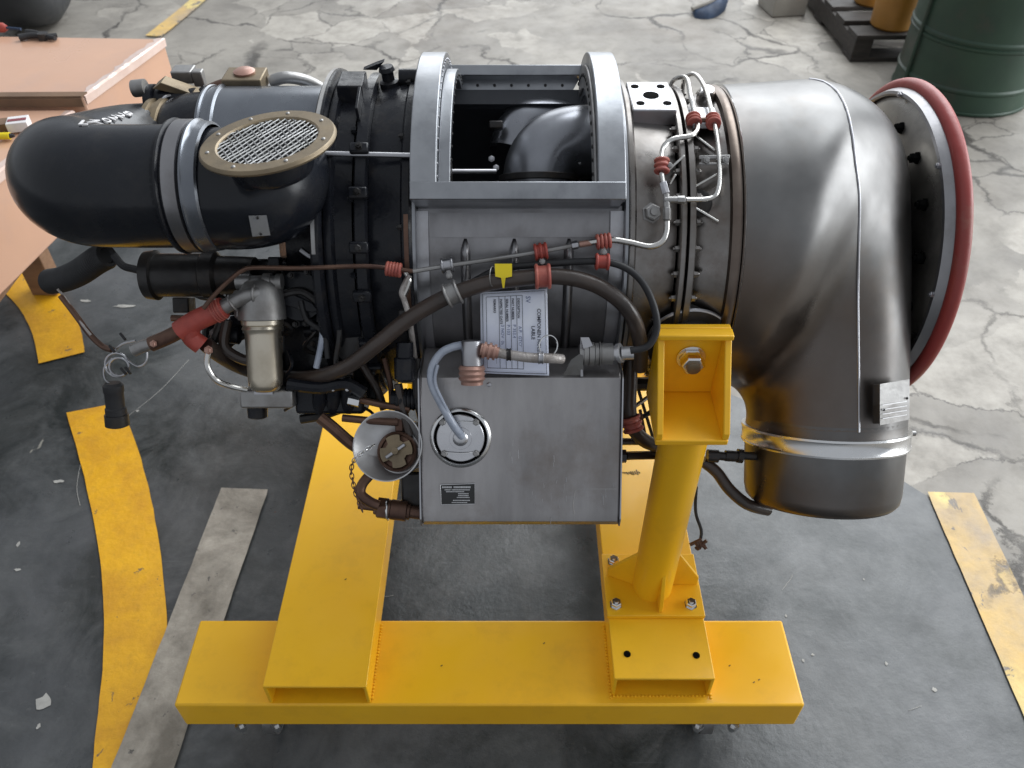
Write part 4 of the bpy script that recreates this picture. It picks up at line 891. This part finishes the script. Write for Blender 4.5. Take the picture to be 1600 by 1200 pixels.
# red joint, brown hose end, loop pipe
g = G(); g.tube([AC(350, 480, .24), AC(330, 490, .24), AC(305, 502, .24), AC(280, 518, .24)], .0145, 18, 5); g.tube([AC(300, 506, .24), AC(298, 525, .235), AC(315, 540, .23)], .013, 14, 5)
g.build('red_joint_tape', M['red'], EG)
for u, v in ((345, 483), (338, 487)): clamp(AC(u, v, .24), AC(330, 490, .24)-AC(350, 480, .24), .0125, .005, M['redrib'], ribs=2)
G().tube([AC(285, 515, .24), AC(262, 527, .24), AC(236, 538, .24)], .0105, 16, 4).build('hose_end', M['rust'], EG)
G().tube([AC(237, 537, .24), AC(224, 541, .24), AC(208, 548, .24)], .0085, 14, 4).build('hose_tip', M['alu'], EG)
bolt(EG, AC(240, 537, .253), Nv, .004, .005, M['pink']); bolt(EG, AC(326, 547, .24), Nv, .005, .006, M['pink'])
G().tube([AC(326, 550, .235), AC(324, 572, .235), AC(338, 594, .232), (AC(362, 604, .228)), AC(386, 609, .22)], .0040, 10, 6).build('loop_pipe', M['pipe'], EG)
G().tube([AC(268, 497, .235), AC(300, 498, .235)], .0045, 8, 0).build('stub_pipe', M['rust'], EG)
# harness: cable, loops, hanging plug
G().tube([AC(95, 462, .22), AC(118, 492, .22), AC(140, 522, .22), AC(160, 541, .22), AC(176, 547, .23)], .0042, 10, 6).build('harness_cable', M['rust'], EG)
G().tube([AC(90, 452, .22), AC(105, 470, .22), AC(122, 498, .222), AC(142, 524, .224)], .0018, 8, 6).build('harness_wire', M['braid'], EG)
g = G(); g.torus(AC(183, 570, .235), Nv, .0165, .0016, 36, 6); g.torus(AC(186, 573, .238), Nv+X1*.2, .0125, .0016, 36, 6); g.tube([AC(175, 560, .235), AC(163, 575, .235), AC(164, 592, .235), AC(176, 603, .235)], .0014, 6, 6); g.tube([AC(176, 552, .235), AC(190, 538, .238), AC(212, 532, .24)], .0014, 6, 5); g.tube([AC(196, 560, .235), AC(215, 572, .238), AC(228, 566, .24), AC(230, 550, .24)], .0014, 6, 5)
g.build('wire_loop', M['steel'], EG)
g = G()
for u, v in ((175, 545), (192, 526), (200, 579), (193, 580)): g.tube([AC(u-4, v-5, .24), AC(u+4, v+5, .243)], .002, 6, 0)
g.build('cable_tie', M['rubber'], EG)
a = AC(176, 598, .235); b = AC(184, 666, .225)
g = G(); Lc = (b-a).length; g.lathe([(0, .010), (.004, .0135), (.013, .0135), (.015, .0125), (Lc*.55, .0125), (Lc*.58, .014), (Lc*.8, .014), (Lc*.82, .0155), (Lc-.002, .0155), (Lc, .012)], a, b-a, 24); HP = g.build('hanging_plug', M['rubber'], EG)
G().lathe([(Lc*.72, .0158), (Lc*.97, .0162)], a, b-a, 24).build('plug_ring', M['dark'], HP)
# lower plumbing between filter and tank
for (pts, r, m) in ((((500, 652), (520, 668), (545, 690), (560, 700)), .009, 'rust'), (((535, 653), (575, 657), (622, 660)), .0055, 'rust'), (((560, 624), (600, 633), (640, 640)), .005, 'rust'), (((622, 600), (630, 640), (640, 680)), .006, 'hose'), (((632, 640), (640, 680), (652, 700)), .0035, 'dark'), (((650, 560), (652, 620), (660, 660)), .006, 'dark'), (((640, 430), (628, 455), (632, 470), (640, 500), (648, 560)), .004, 'braid'), (((632, 425), (640, 440), (630, 465)), .003, 'pipe')):
    G().tube([AC(u, v, .20 if v > 500 else .252) for u, v in pts], r, 10, 5).build('oil_line', M[m], EG)
g = G(); g.cyl(AC(545, 624, .205), AC(562, 628, .205), .0085, seg=6); g.build('union_nut', M['bright'], EG)
G().box(AC(624, 650, .195), (.012, .045, .012), (X1, Ev, Nv)).build('line_manifold', M['rust'], EG, bevel=.002)
g = G()
for kk in range(6): g.torus(AC(622+kk*6, 624, .19), X1, .0135, .003, 24, 8)
g.cyl(AC(612, 624, .19), AC(655, 624, .19), .0135, seg=20); g.build('bellows', M['blackcast'], EG)
G().lathe([(0, .012), (.02, .012), (.022, .015), (.05, .015), (.055, .01)], AC(632, 535, .235), Ev, 20).build('solenoid', M['blackcast'], EG)
G().box(AC(632, 500, .245), (.014, .028, .012), (X1, Ev, Nv)).build('solenoid_plug', M['dark'], EG, bevel=.002)
g = G()
for u in (500, 521, 545): g.cyl(AC(u, 602, .20), AC(u, 640, .18), .011, seg=16)
g.build('pump_studs', M['blackcast'], EG)
G().box(AC(520, 622, .165), (.10, .040, .05), (X1, Ev, Nv)).build('scavenge_pump', M['blackcast'], EG, bevel=.005)
for u in (500, 521, 543): bolt(EG, AC(u, 608, .207), Nv, .003, .004, M['steel'])
# oil filler funnel with bayonet cap and chain
fc = AC(607, 697, .215); fdv = (C0-fc).normalized()+V((-.30, .0, .12)); fdv.normalize()
fa, fb = frame(fdv); nc_ = fc+X1*.0105+Ev*.0075
def ringc(c, r_, h, n=56): return [c+fdv*h+(fa*math.cos(2*math.pi*k/n)+fb*math.sin(2*math.pi*k/n))*r_ for k in range(n)]
g = G(); g.rings([ringc(nc_, .022, -.030), ringc(nc_, .033, -.026), ringc(fc, .0495, .002), ringc(fc, .0508, .0045), ringc(fc, .0508, .0065), ringc(fc, .0492, .0065), ringc(fc+X1*.004+Ev*.003, .042, -.005), ringc(nc_, .031, -.015), ringc(nc_, .012, -.0155)], True, True)
FN = g.build('filler_funnel', M['dish'], EG)
g = G(); g.lathe([(-.018, .029), (-.004, .029), (-.002, .027), (-.004, .024), (-.008, .023), (-.008, 0)], nc_, fdv, 40, False, False); g.build('filler_neck', M['rust'], FN)
def FP(a_, r_, h): return nc_+fdv*h+(fa*math.cos(R(a_))+fb*math.sin(R(a_)))*r_
pts = []
for k2 in range(36):
    a_ = k2*10; rr = .024 if (a_ % 90) < 60 else .016
    pts.append(FP(a_, rr, -.003))
G().prism(pts, fdv*.003).build('filler_cap', M['brass'], FN)
G().box(nc_+fdv*.003, (.034, .005, .005), (fa*.7+fb*.7, (fa*.7-fb*.7), fdv)).build('cap_handle', M['steel'], FN, bevel=.0015)
G().lathe([(0, .005), (.006, .005)], nc_+fdv*.001, fdv, 16).build('cap_pivot', M['brass'], FN)
G().lathe([(0, .036), (.055, .030), (.075, .012)], fc-fdv*.03, V((.45, .7, -.5)), 32).build('filler_body', M['steel'], EG)
ch = catmull([AC(588, 693, .24), AC(572, 703, .243), AC(556, 716, .243), AC(549, 733, .24), AC(552, 755, .24), AC(557, 775, .24), AC(566, 798, .238)], 6)
g1 = G(); g2 = G(); acc = 0; idx = 0
for a_, b_ in zip(ch, ch[1:]):
    acc += (b_-a_).length
    if acc > .0058:
        acc = 0; d = (b_-a_).normalized(); side = d.cross(Nv).normalized() if idx % 2 else Nv
        c_ = b_; pts = []
        for t in range(12):
            tt = 2*math.pi*t/12; pts.append(c_+d*(.0052*math.cos(tt))+side*(.0028*math.sin(tt)))
        (g1 if idx < 6 else g2).tube(pts+[pts[0]], .0008, 5, 0); idx += 1
g1.build('cap_chain', M['bright'], FN); g2.build('cap_chain', M['rust'], FN)
G().tube([AC(578, 742, .20), AC(566, 757, .205), AC(564, 772, .21), AC(578, 784, .212), AC(592, 790, .212)], .0075, 14, 6).build('drain_elbow', M['rust'], EG)
g = G()
for (u0, u1, r, sg) in ((560, 585, .0062, 16), (585, 590, .012, 6), (590, 606, .0165, 6), (606, 611, .014, 20), (611, 636, .0150, 20), (636, 641, .012, 20), (641, 664, .0095, 20)): g.cyl(AC(u0, 789+(u0-560)*.13, .19), AC(u1, 789+(u1-560)*.13, .19), r, seg=sg)
g.build('drain_coupling', M['rust'], EG, bevel=.0008)
g = G(); g.torus(AC(606, 796, .19), X1, .0155, .0015, 28, 6); g.build('coupling_wire', M['bright'], EG)
G().box(AC(655, 765, .17), (.05, .06, .03), (X1, Ev, Nv)).build('tank_bracket', M['dark'], EG, bevel=.004)
# corrugated black hose left under the duct
hb = []
g = G(); cc = catmull([AC(165, 400, .12), AC(150, 408, .11), (AC(125, 425, .08)), AC(100, 436, .05), AC(78, 440, .03)], 8)
for a_, b_ in zip(cc, cc[1:]): g.torus((a_+b_)/2, b_-a_, .0155, .005, 18, 6)
g.tube(cc, .0155, 14, 0); g.build('corrugated_hose', M['rubber'], EG)

# ------------------------------------------------------------------ label and tag (tied on: things of their own)
LB = thing('component_label', QP(804, 585, .232), 'pale blue-white paper component label hanging on the engine casing above the steel tank', 'paper label')
nn_ = .2335
q = [QP(750, 457, nn_+.002), QP(855, 451, nn_+.002), QP(858, 587, nn_), QP(752, 583, nn_)]
g = G(); nx, ny = 12, 14; vs = []
for j in range(ny+1):
    for i in range(nx+1):
        a_ = q[0]+(q[1]-q[0])*(i/nx); b_ = q[3]+(q[2]-q[3])*(i/nx); p = a_+(b_-a_)*(j/ny)
        vs.append(p+Nv*(.0015*math.sin(i/nx*3.1)+.0006*math.sin(j*.8)))
g.add(vs, [(j*(nx+1)+i, (j+1)*(nx+1)+i, (j+1)*(nx+1)+i+1, j*(nx+1)+i+1) for j in range(ny) for i in range(nx)])
SH = g.build('paper_sheet', M['paper'], LB); so = SH.modifiers.new('solid', 'SOLIDIFY'); so.thickness = .0006; so.offset = -1
def lp(a_, b_): # a across 0..1, b down 0..1
    t = q[0]+(q[1]-q[0])*a_; bo = q[3]+(q[2]-q[3])*a_; p = t+(bo-t)*b_
    return p+Nv*(.0015*math.sin(a_*3.1)+.0006*math.sin(b_*ny*.8)+.0006)
def rule(a0, b0, a1, b1, wd=.0006):
    g = G(); pts = [lp(a0+(a1-a0)*t/14, b0+(b1-b0)*t/14) for t in range(15)]
    rs = []
    dd = (pts[-1]-pts[0]).normalized(); sd = dd.cross(Nv).normalized()*wd/2
    rs = [[p-sd, p+sd, p+sd+Nv*.0002, p-sd+Nv*.0002] for p in pts]
    g.rings(rs).build('ruled_line', M['ink'], LB)
for a_ in (0.035, .965): rule(a_, .02, a_, .98)
for b_ in (.02, .98): rule(.035, b_, .965, b_)
for a_ in (.09, .28, .37, .455, .54, .625): rule(a_, .06, a_, .93)
rule(.09, .06, .625, .06); rule(.09, .93, .625, .93)
dn = (q[3]-q[0]).normalized(); rt = X1
def lt(s, a_, b_, sz, m=M['ink'], bold=0): text(LB, s, lp(a_, b_)+Nv*.0004, dn, rt, sz, m, ex=.0001, bold=bold)
lt('COMPONEN HOLDING', .845, .22, .0070, bold=.0001); lt('LABLE', .755, .42, .0070, bold=.0001)
lt('SV', .68, .07, .009, M['biro'])
for s, a_ in (('DESCRIPTION', .555), ('PART NUMBER', .47), ('SERIAL NUMBER', .383), ('INSPECTED DATE', .295), ('REMARKS', .20)): lt(s, a_, .09, .0044, bold=.0001)
lt('A.P.  GTCP', .565, .42, .0062, M['biro']); lt('P 353.4', .48, .40, .0062, M['biro']); lt('P-103', .392, .40, .0062, M['biro']); lt('3 NOV  06', .305, .40, .0062, M['biro']); lt('_______', .235, .72, .005, M['ink'])
TG = thing('cable_tag', QP(787, 448, .275), 'small bright yellow plastic tag with narrow tail hanging over the brown hose', 'tag')
g = G(); g.prism([QP(773, 412, .278), QP(800, 412, .278), QP(800, 432, .278), (QP(790, 434, .278)), QP(788, 450, .276), QP(785.5, 450, .276), QP(783, 434, .278), QP(774, 432, .278)], Nv*.0012); g.build('tag_flag', M['tagyellow'], TG)
G().torus(QP(770, 432, .268), X1+Nv*.3, .013, .0008, 24, 6).build('tag_loop', M['alu'], TG)

# ------------------------------------------------------------------ crates at the left
def wrapped(name, corners, z0, z1, label):
    g = G(); g.prism([(x, y_, z0) for x, y_ in corners], (0, 0, z1-z0)); o = g.build(name, M['carton'], bevel=.006)
    tag(o, label, 'carton', 'salmon cartons in clear wrap'); return o
CB = thing('wrapped_carton', (-1.25, 2.1, .50), 'farther salmon carton in shiny clear wrap with darker brown front edge', 'carton', 'salmon cartons stacked beside the engine')
G().prism([(x, y_, .50) for x, y_ in ((-1.75, 1.905), (-1.045, 1.915), (-.965, 2.29), (-1.70, 2.32))], (0, 0, .245)).build('carton_body', M['carton'], CB, bevel=.005)
CA = thing('wrapped_carton', (-1.4, 1.6, .50), 'nearer salmon carton in clear wrap behind the black intake duct', 'carton', 'salmon cartons stacked beside the engine')
G().prism([(x, y_, .50) for x, y_ in ((-1.75, 1.25), (-1.165, 1.25), (-1.066, 1.898), (-1.75, 1.888))], (0, 0, .221)).build('carton_body', M['carton'], CA, bevel=.004)
G().prism([(x, y_, .7455) for x, y_ in ((-1.75, 1.90), (-1.045, 1.91), (-1.04, 1.935), (-1.75, 1.925))], (0, 0, .0045)).build('edge_strip', M['kraft'], CB)
G().prism([(-1.75, 1.8995, .724), (-1.045, 1.9095, .724), (-1.045, 1.9095, .745), (-1.75, 1.8995, .745)], (0, -.003, 0)).build('edge_strip', M['kraft'], CB)
# crumpled film ridge along the top edges
def film(a, b, parent, n=26, amp=.006, wd=.018):
    a, b = V(a), V(b); d = (b-a).normalized(); s_ = V((d.y, -d.x, 0)); rs = []
    for i in range(n+1):
        p = a+(b-a)*(i/n); j = random.uniform(-amp, amp); h = random.uniform(.0015, .005)
        rs.append([p+s_*(.004)+V((0, 0, -.02)), p+s_*(.0045+h*.5), p+s_*(j*.3)+V((0, 0, h)), p-s_*(wd+j)+V((0, 0, .0008)), p-s_*(wd*.8)+V((0,0,-.004)), p+V((0,0,-.02))])
    G().rings(rs).build('plastic_film', M['film'], parent, ang=20)
film((-1.045, 1.92, .745), (-.965, 2.29, .745), CB); film((-1.165, 1.26, .721), (-1.068, 1.89, .721), CA, wd=.022)
BN = thing('wooden_bench', (-1.4, 1.8, 0), 'low wooden bench carrying the two wrapped salmon cartons', 'bench')
G().bb((-1.75, 1.28, .455), (-1.17, 2.25, .499)).build('bench_top', M['woodlight'], BN, bevel=.003)
for x, y_ in ((-1.50, 2.12), (-1.70, 1.4), (-1.70, 2.15)): G().bb((x-.04, y_-.03, 0.009), (x+.04, y_+.03, .4545)).build('leg', M['woodlight'], BN, bevel=.003)
# tools on the crates
p = onz(62, 62, .746)
PL = thing('pliers', p, 'black handled pliers lying on the farther salmon carton', 'pliers')
G().tube([p+V((-.05, -.008, .008)), p+V((-.02, .004, .01)), p+V((.015, .0, .009)), p+V((.045, .014, .007))], .009, 10, 4, r1=.006).build('handle', M['rubber'], PL)
G().tube([p+V((-.045, .03, .008)), p+V((-.015, .02, .01)), p+V((.015, .004, .009)), p+V((.05, -.01, .007))], .009, 10, 4, r1=.006).build('handle', M['rubber'], PL)
G().lathe([(0, .016), (.016, .014)], p+V((.012, .004, .001)), (0, 0, 1), 16).build('pivot', M['dark'], PL)
p = onz(10, 50, .746)
SD = thing('screwdriver', p, 'red handled screwdriver at the far corner of the farther carton', 'screwdriver')
G().lathe([(0, .006), (.005, .013), (.06, .013), (.07, .007)], p+V((-.06, .0, .014)), (1, -.1, 0), 12).build('handle', M['red'], SD)
G().cyl(p+V((.01, -.007, .014)), p+V((.05, -.011, .012)), .004, seg=8).build('shaft', M['blue'], SD)
p = onz(32, 200, .727)
MBX = thing('small_card_box', p-V((0,0,.004)), 'small white and maroon cardboard box lying on the nearer carton', 'small box')
G().box(p+V((0, 0, .010)), (.045, .04, .022), (V((.96, .28, 0)), V((-.28, .96, 0)), V((0, 0, 1)))).build('box_body', M['white'], MBX, bevel=.001)
G().box(p+V((0.001, -.002, .0217)), (.040, .012, .001), (V((.96, .28, 0)), V((-.28, .96, 0)), V((0, 0, 1)))).build('printed_band', M['maroon'], MBX)
G().box(p+V((-.036, -.001, .008)), (.025, .035, .018), (V((.96, .28, 0)), V((-.28, .96, 0)), V((0, 0, 1)))).build('box_tray', M['kraft'], MBX)
p = onz(14, 218, .723)
MK = thing('marker_pen', p, 'yellow marker pen with black tip on the nearer carton', 'marker pen')
G().cyl(p+V((-.06, -.004, .009)), p+V((.006, 0, .009)), .008, seg=16).build('barrel', M['tagyellow'], MK)
G().cyl(p+V((.006, 0, .009)), p+V((.016, .0008, .009)), .006, .003, 12).build('tip', M['rubber'], MK)

# ------------------------------------------------------------------ background things
def tyre():
    T = thing('tyre', (-2.55, 4.5, 0.004), 'large black tyre standing behind the salmon cartons at the top left corner', 'tyre')
    c = V((-2.55, 4.5, .40))
    G().lathe([(-.17, .20), (-.19, .26), (-.18, .33), (-.13, .382), (-.06, .396), (.06, .396), (.13, .382), (.18, .33), (.19, .26), (.17, .20)], c, (1, .1, 0), 64, False, False).build('tread', M['tyre'], T, ang=60)
    G().lathe([(-.165, .21), (-.10, .17), (.10, .17), (.165, .21)], c, (1, .1, 0), 48).build('rim', M['alu'], T)
tyre()
DR = thing('oil_drum', (2.06, 3.66, 0), 'green ribbed steel oil drum standing behind the red-rimmed flange', 'drum')
c = V((2.06, 3.66, .002))
prof = [(0, .27), (.003, .292), (.012, .294), (.016, .288)]
for z in (.10, .28, .30, .56, .58, .78): 
    prof += [(z-.012, .288), (z-.004, .294), (z+.004, .294), (z+.012, .288)] if True else []
prof = sorted(prof, key=lambda t: t[0])+[(.865, .288), (.869, .294), (.88, .294), (.88, .28), (.872, .279), (.872, 0)]
G().lathe(prof, c, (0, 0, 1), 72, True, False).build('drum_body', M['drum'], DR)
G().cyl(c+V((.12, -.1, .873)), c+V((.12, -.1, .886)), .035, seg=24).build('bung', M['dark'], DR)
G().tube([c+V((-.290, -.06, .05)), c+V((-.292, -.06, .3)), c+V((-.290, -.05, .8))], .008, 8, 4).build('side_seam', M['drum'], DR)
PA = thing('pallet', (1.95, 4.4, 0), 'dark weathered wooden pallet on the floor left of the green drum', 'pallet')
ax = (V((1, .02, 0)).normalized(), V((-.02, 1, 0)).normalized(), V((0, 0, 1)))
pc = V((2.17, 4.54, 0))
for i in range(3): G().box(pc+ax[0]*(-.48+.48*i)+V((0, 0, .065)), (.09, 1.1, .085), ax).build('bearer', M['wood'], PA, bevel=.004)
for j in range(6): G().box(pc+ax[1]*(-.49+.196*j)+V((0, 0, .119)), (1.05, .13, .022), ax).build('deck_board', M['wood'], PA, bevel=.002)
for j in (-.49, 0, .49): G().box(pc+ax[1]*j+V((0, 0, .0115)), (1.05, .12, .022), ax).build('base_board', M['wood'], PA, bevel=.002)
for i, (u, v, r, h, lab) in enumerate(((1392, 44, .10, .30, 'orange-brown round bin standing on the pallet beside the green drum'), (1360, 8, .085, .26, 'smaller dull orange bin behind the first one on the pallet'))):
    p = onz(u, v-4, .131); B = thing('plastic_bin', p, lab, 'bin')
    G().lathe([(0, r*.9), (.01, r), (h-.02, r*1.08), (h-.015, r*1.16), (h, r*1.16), (h, r*1.05), (.02, r*.95), (.02, 0)], p, (0, 0, 1), 40, True, False).build('bin_body', M['bin'], B)
p = onz(1228, 28, 0.0)
CBk = G().box(p+V((.0, .12, .11)), (.19, .22, .215), (V((.98, .15, 0)).normalized(), V((-.15, .98, 0)).normalized(), V((0, 0, 1)))).build('concrete_block', M['cream'], bevel=.006)
tag(CBk, 'pale cream block standing on the floor at the top edge left of the pallet', 'block')
p = onz(1110, 26, 0.0)
BL = thing('blue_rag', p, 'dark blue crumpled cloth on the pale concrete floor near the top edge', 'rag')
rs = []
for i in range(9):
    t = i/8; c_ = p+V((-.09+.19*t, .02+.12*t*t, 0)); wdt = .03+.05*math.sin(t*2.6+.3); hh = .028+.05*t
    rs.append([c_+V((0, -wdt, .001)), c_+V((.01, -wdt*.8, hh*.6+random.uniform(0, .01))), c_+V((0, 0, hh)), c_+V((0, wdt*.8, hh*.5)), c_+V((0, wdt, .001))])
G().rings(rs).build('cloth_fold', M['blue'], BL, ang=70)
G().tube([p+V((-.10, .03, .03)), p+V((0, .07, .055)), p+V((.10, .18, .07))], .014, 8, 5).build('cloth_edge', M['cream'], BL)
